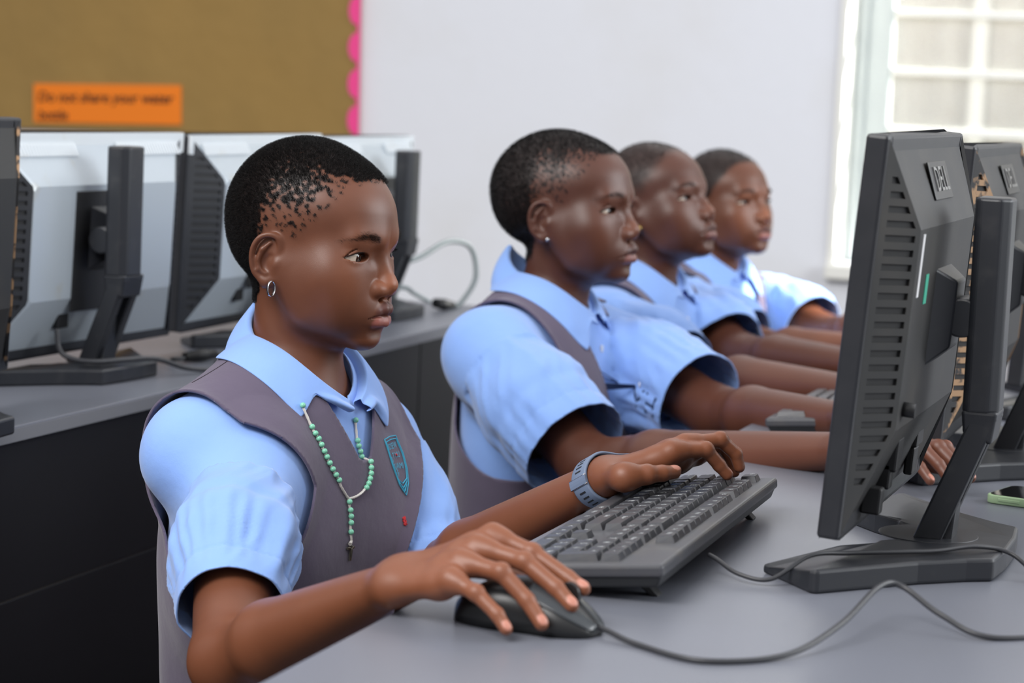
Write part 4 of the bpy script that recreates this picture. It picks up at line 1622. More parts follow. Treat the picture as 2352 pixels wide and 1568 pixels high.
    for side in (-1, 1):
        eo = make_eye(root, HF, P, side, S.get('gaze', (1, 0, -0.1)))
        eo.data.transform(Matrix.Translation(-Vector(inv)))
    # ---- shirt
    sl = S['sleeves']

    def f_tor(p, g):
        return torso_fn(TF.l(p), B, g)

    def f_slv(p, a):
        return chain(p, a['pts'], a['rs'], 0.03)

    def shirt(p):
        d = f_tor(p, 0.004)
        for a in sl:
            d = smin(d, f_slv(p, a), a.get('k', 0.035))
        return d
    allp = np.concatenate([np.array(a['pts']) for a in sl])
    c0 = TF.w([0, 0, B['zs'] - 0.15])
    lo = np.minimum(allp.min(0) - 0.09, c0 - v3(.2, .22, .22))
    hi = np.maximum(allp.max(0) + 0.09, c0 + v3(.2, .22, .27))
    Vs, Fs = mesh_sdf(shirt, lo, hi, S['hc'])
    N = normals_of(Vs, Fs)
    q = TF.l(Vs.astype(F32)).astype(float)
    ft = f_tor(Vs.astype(F32), 0.004)
    g = np.full(len(Vs), 1.0)
    g = np.minimum(g, q[:, 2] - (B['zs'] - 0.30))
    nb = S['neck_c']
    nq = np.sqrt(((q[:, 0] - nb[0]) / 1.0) ** 2 + (q[:, 1] / 0.95) ** 2)
    g = np.minimum(g, np.where(q[:, 2] > B['zs'] - 0.02, nq - nb[1], 1.0))
    # open throat
    if S.get('throat'):
        zv, hwv = S['throat']
        g = np.minimum(g, np.where(q[:, 0] > 0.02, np.maximum(zv - q[:, 2], np.abs(q[:, 1]) - hwv * np.clip((q[:, 2] - zv) / 0.06, 0, 1.4)), 1.0))
    disp = np.zeros(len(Vs))
    on_sl = np.zeros(len(Vs), bool)
    for a in sl:
        fsv = f_slv(Vs.astype(F32), a)
        pts = [np.asarray(x, float) for x in a['pts']]
        cu = np.asarray(a['cuff'], float)
        ax = np.asarray(a.get('cuff_n', pts[-1] - pts[-2]), float)
        ax /= np.linalg.norm(ax)
        s = (Vs - cu) @ ax
        mine = (fsv < ft - 0.002) & (np.linalg.norm(Vs - cu, axis=1) < 0.16)
        on_sl |= mine
        g = np.where(mine | ((s > -0.02) & (fsv < 0.012) & (ft > 0.004)), np.minimum(g, -s), g)
        # folds: long ridges down the sleeve, gathers at the shoulder seam, creases near the elbow bend
        ax0 = (pts[-1] - pts[0])
        Ls = np.linalg.norm(ax0)
        ax0 = ax0 / Ls
        t = (Vs - pts[0]) @ ax0
        u = np.cross(ax0, [0, 0, 1.0])
        u /= np.linalg.norm(u)
        w_ = np.cross(u, ax0)
        rad = Vs - pts[0] - t[:, None] * ax0
        th = np.arctan2(rad @ w_, rad @ u)
        k1 = gnoise(np.stack([np.cos(th) * 1.35 + 3, np.sin(th) * 1.35, t * 3.2 + a.get('seed', 0)], 1))
        k2 = gnoise(np.stack([np.cos(th + t * 9) * 2.6, np.sin(th + t * 9) * 2.6 + 7, t * 11 + a.get('seed', 0) * 3], 1))
        k3 = gnoise(np.stack([np.cos(th) * 5, np.sin(th) * 5, t * 16 + a.get('seed', 0) * 5], 1))
        k0 = gnoise(np.stack([np.cos(th) * 1.2 + 11, np.sin(th) * 1.2, t * 2.6 + a.get('seed', 0) * 2], 1))
        ridge = lambda n_: 1 - np.sqrt(n_ * n_ + 0.004) * 3.2
        amp = a.get('fold', 0.005)
        m_ = np.clip(sstep(-0.01, 0.012, ft) * sstep(0.03, -0.01, s - 0.0), 0, 1) * mine
        dd = amp * (0.8 * ridge(k1) + 0.40 * ridge(k2) - 0.35) + amp * 0.25 * k3 + amp * 1.7 * k0
        sd_ = np.abs(t * Ls - a.get('seam', 0.030))
        dd = dd - 0.0022 * np.exp(-(sd_ / 0.0022) ** 2) + 0.0012 * np.sin(th * 22 + 9 * k1) * np.exp(-((t * Ls - a.get('seam', 0.030) - 0.012) / 0.010) ** 2)
        hem = np.abs(s + 0.027)
        dd = dd * (0.35 + 0.65 * sstep(0.0, 0.03, -s))
        dd = dd + 0.0009 * np.exp(-((s + 0.015) / 0.012) ** 2) - 0.0012 * np.exp(-((s + 0.028) / 0.0016) ** 2)
        disp += dd * m_
        # rim opens out a little at the cuff
    # body folds
    kb_ = gnoise(q * np.array([9, 14, 9])) * 0.004 + gnoise(q * np.array([26, 30, 20]) + 5) * 0.0012
    disp += np.where(on_sl, 0, kb_ * sstep(0, 0.03, 0.03 - ft * 0))
    Vs = Vs + N * disp[:, None]
    Vc, Fcc, _ = clip_mesh(Vs, Fs, g)
    so = np_mesh('shirt', Vc - inv, Fcc, M_shirt, root)
    sm = so.modifiers.new('solid', 'SOLIDIFY')
    sm.thickness = 0.0016
    sm.offset = -1
    # ---- pinafore
    def pina(p):
        return np.minimum(f_tor(p, 0.010), shirt(p) - F32(0.0045))
    Vp, Fp = mesh_sdf(pina, c0 - v3(.22, .24, .26), c0 + v3(.22, .24, .25), S['hc'])
    N = normals_of(Vp, Fp)
    q = TF.l(Vp.astype(F32)).astype(float)
    ay = np.abs(q[:, 1])
    zz = q[:, 2] - B['zs']
    ylim = np.interp(zz, S['armhole'][0], S['armhole'][1])
    g = ylim - ay
    ftp = f_tor(Vp.astype(F32), 0.004).astype(float)
    for a in sl:
        fsv = f_slv(Vp.astype(F32), a).astype(float)
        p0, p1 = np.asarray(a['pts'][0], float), np.asarray(a['pts'][1], float)
        ax = (p1 - p0) / np.linalg.norm(p1 - p0)
        lim = a.get('strap', 0.012) - (Vp - p0) @ ax
        g = np.where((fsv < ftp + 0.004) | (lim < -0.03), np.minimum(g, np.maximum(lim, (fsv - ftp - 0.002) * 1.2)), g)
    zv, top_w, top_z = S['vneck']
    vv = np.where(q[:, 0] > -0.015, ay - np.interp(zz, [zv - 0.001, zv, zv + 0.004, top_z, top_z + 0.1], [-1, -0.002, 0.010, top_w, top_w * 1.05]), np.where(zz > 0.005, ay - top_w * 1.0, 1))
    vv = np.where((q[:, 0] > -0.015) & (zz < zv), 1, vv)
    g = np.minimum(g, vv)
    g = np.minimum(g, q[:, 2] - (B['zs'] - 0.335))
    wv = gnoise(q * np.array([10, 12, 7])) * 0.0034 + gnoise(q * np.array([16, 24, 9]) + 3) * 0.0022
    dart = S.get('dart', 0.045)
    wv -= 0.0016 * np.exp(-((ay - dart) / 0.0016) ** 2) * (zz < -0.16) * (q[:, 0] > 0)
    edge = np.exp(-(np.minimum(g, 0.02) / 0.004) ** 2)
    Vp = Vp + N * (wv * (1 - 0.5 * edge) + 0.0007 * edge)[:, None]
    Vq, Fq, _ = clip_mesh(Vp, Fp, g)
    po = np_mesh('pinafore', Vq - inv, Fq, M_pina, root)
    sm = po.modifiers.new('solid', 'SOLIDIFY')
    sm.thickness = 0.0026
    sm.offset = 0.6
    # skirt of the pinafore with pleats
    c1 = TF.w([0.12, 0, B['zs'] - 0.44])
    Vk, Fk = mesh_sdf(lambda p: skirt_fn(TF.l(p), B), c1 - v3(.38, .30, .19), c1 + v3(.38, .30, .20), S['hc'] * 1.6)
    N = normals_of(Vk, Fk)
    q = TF.l(Vk.astype(F32)).astype(float)
    ang = np.arctan2(q[:, 1], q[:, 0] + 0.02)
    pl = np.abs(((ang * 9 / math.pi) % 1.0) - 0.5) * 2
    Vk = Vk + N * ((pl - 0.5) * 0.012 * sstep(0.0, 0.08, (B['zs'] - 0.345) - q[:, 2]))[:, None]
    g = (B['zs'] - 0.325) - q[:, 2]
    Vk, Fk, _ = clip_mesh(Vk, Fk, g)
    np_mesh('skirt', Vk - inv, Fk, M_pina, root)
    # waistband
    wb = []
    zb = B['zs'] - 0.332
    na = 72
    for i in range(na):
        a = 2 * math.pi * i / na
        wb.append([math.cos(a), math.sin(a), 0])
    wb = np.array(wb)
    o = TF.w(np.stack([wb[:, 0] * 0.3, wb[:, 1] * 0.3, np.full(na, zb)], 1))
    dr = -(wb @ TF.R.T)
    ring = ray_hit(lambda p: torso_fn(TF.l(p), B, 0.012), o, dr, 0, 0.29, 60)
    vs, fs = [], []
    for j, (dz, gr) in enumerate(((-0.022, 0.0), (-0.022, 0.003), (0.012, 0.003), (0.012, 0.0))):
        for i in range(na):
            vs.append(ring[i] - dr[i] * gr + v3(0, 0, dz))
    for j in range(4):
        for i in range(na):
            fs.append((j * na + i, j * na + (i + 1) % na, ((j + 1) % 4) * na + (i + 1) % na, ((j + 1) % 4) * na + i))
    np_mesh('waistband', np.array(vs) - inv, np.array(fs), M_pina, root)
    # ---- lower legs (under the desk)
    L = MB()
    for s in (-1, 1):
        kx = TF.w([0.34, s * 0.095, B['zs'] - 0.395]) - inv
        an = TF.w([0.30, s * 0.10, 0.085]) - inv
        toe = TF.w([0.40, s * 0.105, 0.030]) - inv
        L = MB().tube(smooth_path([kx, kx * .55 + an * .45 + v3(-0.012, 0, 0), an, an * .35 + toe * .65, toe], 6), [0.054] * 6 + [0.050] * 6 + [0.036] * 6 + [0.036] * 6 + [0.028], 14)
        L.build('lower_leg', S['skin'], root)
    # ---- collar
    make_collar(root, S, inv, body)
    return root, body, shirt, pina, inv, V, Fc


def make_collar(root, S, inv, body):
    """shirt collar: a stand round the neck and two leaves folded down over it"""
    TF, B = S['torso'], S['B']
    Cc = S['collar']
    cx, rx, ry = Cc['cx'], Cc['rx'], Cc['ry']
    zbk, zfr = Cc['z_back'], Cc['z_front']          # height of the fold line at the nape and at the throat
    gap = math.radians(Cc.get('gap', 14))
    na, nr = 96, 14
    vs, fs = [], []
    cols = []
    for i in range(na + 1):
        a = -math.pi + gap + (2 * math.pi - 2 * gap) * i / na      # 0 = nape, +-pi = throat, positive = left side
        fr = abs(a) / math.pi                                     # 0 back .. 1 front
        open_ = Cc.get('spread', 0.0) * sstep(0.55, 1.0, fr)
        dirv = np.array([-math.cos(a), math.sin(a)])
        zf = zbk + (zfr - zbk) * (fr ** Cc.get('fall', 0.95))
        fold = np.array([cx + rx * dirv[0] + open_ * 0.5, (ry + open_) * dirv[1], zf])
        base = np.array([cx + (rx + 0.004) * dirv[0] + open_ * 0.4, (ry + 0.005 + open_) * dirv[1], zf - Cc['stand'] * (1 - 0.25 * fr)])
        la = Cc.get('leaf_at', [0, 0.35, 0.62, 0.80, 0.86, 1.0])
        if a < 0:
            la = [x * Cc.get('near', 1.0) if x < 0.99 else x for x in la]
        Ld = np.interp(fr, la, Cc['leaf'])
        out = np.interp(fr, [0, 0.4, 0.75, 1.0], Cc['out'])
        back = np.interp(fr, [0, 0.6, 0.84, 1.0], Cc.get('sweep', [0, 0, -0.2, -0.55]))     # leaf points run back along the edge
        tang = np.array([math.sin(a), math.cos(a)]) * (1 if a > 0 else -1)
        d3 = np.array([dirv[0] * out + tang[0] * -back * -1, dirv[1] * out + tang[1] * -back * -1, -1.0])
        d3[:2] = dirv * out - tang * back * -1
        d3 /= np.linalg.norm(d3)
        col = []
        for k in range(4):
            col.append(base + (fold - base) * k / 4)
        rr = 0.0035
        for k in range(5):
            w = math.pi * k / 4 * 0.85
            col.append(fold + np.array([dirv[0] * rr * (1 - math.cos(w)), dirv[1] * rr * (1 - math.cos(w)), rr * math.sin(w)]))
        st = col[-1]
        for k in range(1, 11):
            t = k / 10
            p_ = st + d3 * Ld * t
            p_ = p_ + np.array([dirv[0], dirv[1], 0]) * (0.010 * math.sin(t * math.pi) * (0.3 + 0.7 * fr))
            col.append(p_)
        cols.append(col)
    m = len(cols[0])
    C3 = np.array(cols).reshape(-1, 3)
    W = TF.w(C3)
    # keep the leaf outside the shirt/pinafore underneath
    for _ in range(3):
        d = torso_fn(TF.l(W.astype(F32)), B, 0.0135).astype(float)
        e = 0.003
        gr = np.stack([torso_fn(TF.l((W + np.eye(3)[i] * e).astype(F32)), B, 0.0135) - torso_fn(TF.l((W - np.eye(3)[i] * e).astype(F32)), B, 0.0135) for i in range(3)], 1) / (2 * e)
        leaf = (np.arange(len(W)) % m) >= 6
        W = W + np.where((d < 0) & leaf, -d, 0)[:, None] * gr
    nz = gnoise(C3 * 38) * 0.0018 + gnoise(C3 * 90 + 4) * 0.0005
    W = W + np.where((np.arange(len(W)) % m) >= 8, nz, 0)[:, None] * np.array([0.4, -0.3, 0.6])
    for i in range(na):
        for k in range(m - 1):
            a0 = i * m + k
            fs.append((a0, a0 + 1, a0 + m + 1, a0 + m))
    o = np_mesh('collar', W - inv, np.array(fs), M_shirt, root)
    s = o.modifiers.new('solid', 'SOLIDIFY')
    s.thickness = 0.0016
    s.offset = 0
    b = o.modifiers.new('sub', 'SUBSURF')
    b.levels = b.render_levels = 1
    return o
SK1 = skin_material('skin_brown', srgb(94, 55, 38), srgb(114, 69, 48), srgb(160, 97, 66), lipc=(152, 92, 82), lipu=(92, 54, 46))
SK2 = skin_material('skin_deep_brown', srgb(76, 43, 32), srgb(95, 57, 43), srgb(124, 75, 54), lipc=(128, 82, 76), lipu=(82, 52, 46))


def torso_frame(mid, yaw, roll, zmid):
    R = rot_z(math.radians(yaw)) @ rot_x(math.radians(roll))
    o = np.asarray(mid, float) - R @ v3(0, 0, zmid)
    return Frame(o, R, 1.0)


def head_frame(T, yaw, pitch=0.0, roll=0.0, s=0.001):
    return Frame(T, rot_z(math.radians(yaw)) @ rot_y(math.radians(pitch)) @ rot_x(math.radians(roll)), s)


def unit(*a):
    a = np.array(a, float)
    return a / np.linalg.norm(a)


HEADP = dict(nose=1.0, lips=1.0, jaw=1.0, chin=0.0, lid=1.7, lidlo=0.9, skull=1.0, eye=(65.2, 33.0, 0.8))
SR, SL = v3(-0.277, 1.976, 0.770), v3(-0.266, 2.266, 0.762)
ER, EL = v3(-0.182, 1.745, 0.660), v3(-0.180, 2.186, 0.646)
WR, WL = v3(0.0145, 1.605, 0.7724), v3(0.0376, 2.055, 0.7886)
g1 = dict(
    h=0.0012, hc=0.0030, skin=SK1, P=HEADP,
    head=head_frame((-0.2846, 2.10, 0.9665), -4),
    torso=torso_frame((-0.288, 2.099, 0.780), -10, -2.0, 0.784),
    B=dict(zs=0.814, hw=0.154, dp=0.080, lean=0.0, cy=0.58),
    arm_r=(0.040, 0.029, 0.0122), hand_scale=0.95,
    arms=[
        dict(shoulder=SR, elbow=ER, wrist=WR, lat=unit(0.25, 0.9, 0.2), hand=dict(
            wrist=WR, lat=unit(0.1, 0.93, 0.3), up=unit(-0.22, -0.25, 0.94), fingers=dict(
                index=[(0.0753, 1.632, 0.8077), (0.1071, 1.628, 0.799), (0.1368, 1.622, 0.7849), (0.1499, 1.617, 0.7797)],
                middle=[(0.0712, 1.612, 0.802), (0.1089, 1.606, 0.7966), (0.1348, 1.600, 0.7818), (0.1477, 1.596, 0.7715)],
                ring=[(0.0672, 1.590, 0.795), (0.1000, 1.582, 0.7921), (0.1207, 1.578, 0.7757), (0.1334, 1.574, 0.7614)],
                pinky=[(0.0663, 1.572, 0.7856), (0.0884, 1.563, 0.7798), (0.106, 1.558, 0.7679), (0.114, 1.555, 0.7592)],
                thumb=[(0.040, 1.640, 0.783), (0.070, 1.653, 0.779), (0.097, 1.652, 0.771), (0.118, 1.648, 0.766)]))),
        dict(shoulder=SL, elbow=EL, wrist=WL, lat=unit(0.3, -0.8, -0.2), hand=dict(
            wrist=WL, lat=unit(0.25, -0.92, 0.05), up=unit(-0.25, -0.12, 0.96), thumb_up=unit(0.0, -0.62, 0.75), fingers=dict(
                index=[(0.0920, 2.075, 0.8137), (0.1183, 2.098, 0.814), (0.1287, 2.108, 0.7997), (0.1355, 2.112, 0.7911)],
                middle=[(0.0990, 2.098, 0.8176), (0.1253, 2.122, 0.8207), (0.1379, 2.132, 0.8078), (0.1411, 2.135, 0.7956)],
                ring=[(0.1000, 2.120, 0.811), (0.1215, 2.144, 0.812), (0.1311, 2.150, 0.7982), (0.133, 2.152, 0.7879)],
                pinky=[(0.098, 2.140, 0.803), (0.114, 2.158, 0.803), (0.122, 2.165, 0.794), (0.124, 2.168, 0.787)],
                thumb=[(0.0658, 2.016, 0.7958), (0.0833, 2.028, 0.7978), (0.0936, 2.040, 0.7985), (0.1016, 2.053, 0.7985)])))],
    hairline=HAIRLINE, hair_fade=78, clump=4.4, hair_n=90000, hair_len=0.0042, hair_r=0.00013, hair_curl=0.0008, scalp=0.92,
    gaze=(1, 0.08, -0.14),
    sleeves=[
        dict(pts=[SR + v3(0.0, 0.01, 0.0), SR * .55 + ER * .45 + v3(-0.004, 0, 0.004), SR * .05 + ER * .95], rs=[0.044, 0.050, 0.042], cuff=SR * .25 + ER * .75, fold=0.0048, seed=1.3),
        dict(pts=[SL, SL * .5 + EL * .5, SL * -.30 + EL * 1.30 + v3(0.02, 0, 0.0)], rs=[0.043, 0.049, 0.046], cuff=SL * -.08 + EL * 1.08, fold=0.005, seed=4.1)],
    neck_c=(0.009, 0.050), throat=(0.822, 0.020),
    armhole=([-0.34, -0.21, -0.16, -0.11, -0.06, -0.02, 0.02, 0.06], [0.3, 0.3, 0.20, 0.158, 0.140, 0.138, 0.144, 0.15]),
    vneck=(-0.036, 0.056, 0.050),
    collar=dict(cx=0.010, rx=0.051, ry=0.049, z_back=0.918, z_front=0.826, stand=0.034, leaf=[0.034, 0.038, 0.044, 0.048, 0.014, 0.008], out=[0.40, 0.65, 0.7, 0.35], spread=0.004, gap=10, near=0.84),
)
girl1, body1, shirt1, pina1, inv1, V1, F1 = person(g1)
tag(girl1, 'girl nearest the camera with turquoise rosary, one hand on mouse', 'person', 'schoolgirls in blue shirts and grey pinafores at the desk')


def ik(S_, W_, L1, L2, down=(0, 0, -1)):
    S_, W_ = np.asarray(S_, float), np.asarray(W_, float)
    d = W_ - S_
    L = np.linalg.norm(d)
    d = d / L
    if L >= L1 + L2:
        return S_ + d * L1
    a = (L1 * L1 - L2 * L2 + L * L) / (2 * L)
    hh = math.sqrt(max(L1 * L1 - a * a, 0))
    n = np.asarray(down, float)
    n = n - d * (n @ d)
    return S_ + d * a + n / np.linalg.norm(n) * hh


def resting_hand(W_, d, right, curl=1.0):
    """fingers laid over a mouse or keys: d = pointing direction, right = right hand"""
    d = np.asarray(d, float)
    d = np.array([d[0], d[1], 0])
    d /= np.linalg.norm(d)
    side = np.array([-d[1], d[0], 0]) * (1 if right else -1)       # towards the thumb
    W_ = np.asarray(W_, float)
    u = np.array([0, 0, 1.0])
    F = {}
    for k, s, L in (('index', 0.024, 0.072), ('middle', 0.006, 0.077), ('ring', -0.011, 0.072), ('pinky', -0.027, 0.062)):
        m = W_ + d * L + side * s + u * (0.018 - abs(s) * 0.15)
        p = m + d * 0.034 + u * 0.001
        q_ = p + d * 0.020 - u * 0.013
        t = q_ + d * 0.013 - u * 0.012
        F[k] = [m, p, q_, t]
    b = W_ + d * 0.030 + side * 0.026
    F['thumb'] = [b, b + d * 0.030 + side * 0.010 - u * 0.003, b + d * 0.056 + side * 0.010 - u * 0.006, b + d * 0.076 + side * 0.005 - u * 0.008]
    return dict(wrist=W_, lat=side, up=u * 0.97 - d * 0.2, fingers=F)


def make_girl(T, yaw, pitch, hs, mid, tyaw, sh, el, wr, label, h, hc, skin, P, sl_r=(0.048, 0.058, 0.06), cuff=0.80, seed=0, extra=None):
    S0, S1 = (v3(*x) for x in sh)
    W0, W1 = (v3(*x) for x in wr)
    E0, E1 = (v3(*x) for x in el)
    hf, tf = head_frame(T, yaw, pitch, 0, hs), torso_frame(mid, tyaw, 0, 0.784)
    P = dict(P, neck1=tuple(hf.l(tf.w((0.004, 0, 0.79)))))
    g = dict(
        h=h, hc=hc, skin=skin, P=P, head=hf, torso=tf, B=dict(zs=0.814, hw=0.160, dp=0.086, lean=0.0),
        arm_r=(0.040, 0.032, 0.0155),
        arms=[dict(shoulder=S0, elbow=E0, wrist=W0, lat=unit(0.2, 0.95, 0.1), hand=resting_hand(W0, W0 - E0, True)),
              dict(shoulder=S1, elbow=E1, wrist=W1, lat=unit(0.2, -0.95, 0.1), hand=resting_hand(W1, W1 - E1, False))],
        hairline=HAIRLINE, hair_fade=85, clump=3.2, hair_n=26000, hair_len=0.0035, hair_r=0.00022, hair_curl=0.0010, scalp=0.92, hair_seg=3,
        gaze=(1, 0.0, -0.05), brow_n=350,
        sleeves=[dict(pts=[S0, S0 * .5 + E0 * .5, E0], rs=list(sl_r), cuff=S0 * (1 - cuff) + E0 * cuff, fold=0.006, seed=2.3 + seed),
                 dict(pts=[S1, S1 * .5 + E1 * .5, E1], rs=list(sl_r), cuff=S1 * (1 - cuff) + E1 * cuff, fold=0.006, seed=5.7 + seed)],
        neck_c=(0.009, 0.050), throat=(0.828, 0.020),
        armhole=([-0.34, -0.21, -0.16, -0.11, -0.06, -0.02, 0.02, 0.06], [0.3, 0.3, 0.16, 0.118, 0.106, 0.108, 0.116, 0.12]),
        vneck=(-0.110, 0.070, 0.045),
        collar=dict(cx=0.008, rx=0.051, ry=0.049, z_back=0.918, z_front=0.832, stand=0.034, leaf=[0.034, 0.040, 0.050, 0.060, 0.014, 0.008], out=[0.40, 0.65, 0.7, 0.35], spread=0.004, gap=10))
    if extra:
        g.update(extra)
    r = person(g)
    tag(r[0], label, 'person', 'schoolgirls in blue shirts and grey pinafores at the desk')
    return r, g


girl2, g2 = make_girl((-0.267, 2.867, 0.973), -4, -8, 0.001, (-0.283, 2.862, 0.796), 0, [(-0.303, 2.715, 0.816), (-0.252, 3.0, 0.808)], [(-0.138, 2.61, 0.706), (-0.058, 2.88, 0.742)], [(0.185, 2.43, 0.777), (0.150, 2.66, 0.777)],
                      'second girl along the desk, in profile, with small round ear stud', 0.0018, 0.004, SK2, dict(HEADP, nose=1.0, lips=1.0, lid=3.0, lidlo=1.4, occ=15), sl_r=(0.050, 0.062, 0.066), cuff=0.86)
girl3, g3 = make_girl((-0.292, 3.390, 0.958), -11, -19, 0.00095, (-0.305, 3.388, 0.790), -6, [(-0.296, 3.243, 0.802), (-0.256, 3.530, 0.796)], [(-0.146, 3.13, 0.752), (-0.156, 3.42, 0.755)], [(0.11, 2.93, 0.777), (0.08, 3.22, 0.777)],
                      'third girl along the desk, chin raised, with gold ear stud', 0.0022, 0.0045, SK2, dict(HEADP, nose=1.08, lips=1.12, lid=3.0, lidlo=1.4), seed=3, sl_r=(0.046, 0.054, 0.054), cuff=0.80,
                      extra=dict(hair_fade=5, edge=34, hair_n=9000, hair_len=0.0018, scalp=0.72))
girl4, g4 = make_girl((-0.312, 3.905, 0.942), -23, -13, 0.00094, (-0.335, 3.905, 0.782), -16, [(-0.330, 3.765, 0.788), (-0.245, 4.040, 0.788)], [(-0.180, 3.68, 0.738), (-0.138, 3.95, 0.745)], [(0.03, 3.47, 0.777), (0.09, 3.72, 0.777)],
                      'girl farthest from the camera, face turned our way, sunlit shoulder', 0.0024, 0.005, SK1, dict(HEADP, nose=1.05, lips=1.05, lid=2.6, lidlo=1.2), seed=7, sl_r=(0.046, 0.054, 0.054), cuff=0.80,
                      extra=dict(hair_fade=5, edge=14, hair_n=9000, hair_len=0.003, scalp=0.88))
# ------------------------------------------------------------------ things worn and held
from mathutils.bvhtree import BVHTree
girl2, girl3, girl4 = girl2[0], girl3[0], girl4[0]
bpy.context.view_layer.update()
DG = bpy.context.evaluated_depsgraph_get()


def child(root, name):
    return [o for o in root.children if o.name.split('.')[0] == name][0]


class Surf:
    """evaluated meshes of some clothes as one surface to lay things on"""
    def __init__(s, objs):
        s.t = [(BVHTree.FromObject(o, DG), o.matrix_world.copy()) for o in objs]

    def hit(s, p, d, far=0.2):
        best = None
        p, d = Vector(p), Vector(d).normalized()
        for t, M in s.t:
            Mi = M.inverted()
            h = t.ray_cast(Mi @ p, (Mi.to_3x3() @ d).normalized(), far)
            if h[0] is not None and (best is None or h[3] < best[1]):
                best = (M @ h[0], h[3])
        return best[0] if best else None

    def lay(s, pts, n, lift, back=0.05):
        n = Vector(n).normalized()
        out = []
        for p in pts:
            h = s.hit(Vector(p) + n * back, -n)
            out.append((h if h is not None else Vector(p)) + n * lift)
        return out


S1 = Surf([child(girl1, 'pinafore'), child(girl1, 'shirt'), child(girl1, 'collar')])
CH_N = (0.965, -0.215, 0.15)
M_bead = mat('turquoise_bead', srgb(132, 206, 176), 0.25, spec=0.5)
M_cord = mat('clear_seed_beads', srgb(206, 202, 196), 0.2, spec=0.7)
M_cross = mat('aged_silver', srgb(120, 116, 106), 0.35, metal=0.8)
R_left = [(-0.246, 2.0184, 0.8321), (-0.2359, 2.0197, 0.8131), (-0.233, 2.0205, 0.8072), (-0.2299, 2.0227, 0.8024), (-0.2271, 2.0237, 0.7969), (-0.224, 2.0251, 0.791), (-0.2213, 2.0266, 0.7858), (-0.2185, 2.0285, 0.7802), (-0.2157, 2.0307, 0.7745), (-0.2132, 2.0334, 0.7691), (-0.2108, 2.0365, 0.764)]
R_right = [(-0.2139, 2.0901, 0.8132), (-0.209, 2.0858, 0.7948), (-0.2077, 2.0858, 0.7899), (-0.2062, 2.0871, 0.7846), (-0.205, 2.0878, 0.7796), (-0.2038, 2.0887, 0.7747), (-0.2028, 2.0877, 0.7691), (-0.2019, 2.0863, 0.764), (-0.2016, 2.0836, 0.7595), (-0.2014, 2.0804, 0.7554), (-0.2014, 2.0764, 0.7521)]
R_join = [(-0.2039, 2.0477, 0.7456)]
R_rj = [(-0.2016, 2.0686, 0.7481), (-0.2024, 2.058, 0.7458)]
R_pend = [(-0.2032, 2.0481, 0.7428), (-0.2016, 2.0486, 0.7351), (-0.2006, 2.0489, 0.7294), (-0.1998, 2.0484, 0.7235), (-0.1988, 2.0476, 0.7151)]
ros = empty('rosary', (-0.2039, 2.0477, 0.7456))
tag(ros, 'turquoise bead rosary hanging on the nearest girl\'s pinafore', 'rosary')
ro = Vector(ros.location)
BR = 0.0027
for grp in (R_left, R_right, R_pend):
    for p in S1.lay(grp, CH_N, BR * 0.9):
        MB().sphere(p - ro, BR, 16, 10).build('bead', M_bead, ros)
cl = smooth_path(S1.lay(R_left + [(-0.2084, 2.0387, 0.7574)] + R_join, CH_N, 0.0016), 6)
cr = smooth_path(S1.lay(R_right + R_rj + R_join, CH_N, 0.0016), 6)
# the chain goes on under the collar round the back of the neck
cp = smooth_path(S1.lay(R_join + R_pend, CH_N, 0.0016), 5)
lastp = cp[-1]
tail = [lastp, lastp + Vector((0.0008, 0.001, -0.006)), lastp + Vector((0.001, 0.0015, -0.010))]
for path in (cl, cr, cp + tail[1:]):
    rr = [0.0011 + 0.00035 * (i % 2) for i in range(len(path))]
    MB().tube([p - ro for p in path], rr, 8).build('cord', M_cord, ros)
kn = lastp + Vector((0.001, 0.0, -0.0095))
MB().tube([kn - ro + Vector((0, 0.001, 0.001)), kn - ro + Vector((0.0005, -0.0035, -0.0012))], [0.0014, 0.0019], 10).build('knot', M_cord, ros)
cc = S1.lay([(-0.1975, 2.0468, 0.698)], CH_N, 0.0020)[0] - ro
X = MB()
X.box(-0.0009, 0.0009, -0.0014, 0.0014, -0.0095, 0.0065)
X.box(-0.0009, 0.0009, -0.0055, 0.0055, 0.0012, 0.0038)
X.tube([(0.0014, 0, -0.0055), (0.0016, 0, 0.002)], [0.0006, 0.0009], 8)
X.tube([(0.0013, -0.0036, 0.0032), (0.0016, 0, 0.0022), (0.0013, 0.0036, 0.0032)], 0.0005, 6)
X.sphere((0.0017, 0, 0.0042), 0.0009, 8, 6)
X.xf(Matrix.Translation(cc) @ Matrix.Rotation(math.radians(-12), 4, 'Z'))
X.build('crucifix', M_cross, ros, 0.0003)

# embroidered school badge on her left breast (a part of the pinafore's front)
M_thread = mat('cyan_embroidery', srgb(64, 172, 206), 0.7)
M_redthread = mat('red_embroidery', srgb(206, 52, 58), 0.7)
Bo = Vector((-0.2046, 2.1268, 0.7905))
Bu = Vector((-0.10, 0.985, -0.03)).normalized()
Bn = Vector((0.95, 0.05, 0.25)).normalized()
Bv = Bn.cross(Bu).normalized()
if Bv.z > 0: Bv = -Bv


def badge_pt(u, v):
    return Bo + Bu * u + Bv * v


def drape_path(pts, lift=0.0012):
    return S1.lay([badge_pt(*p) for p in pts], Bn, lift)


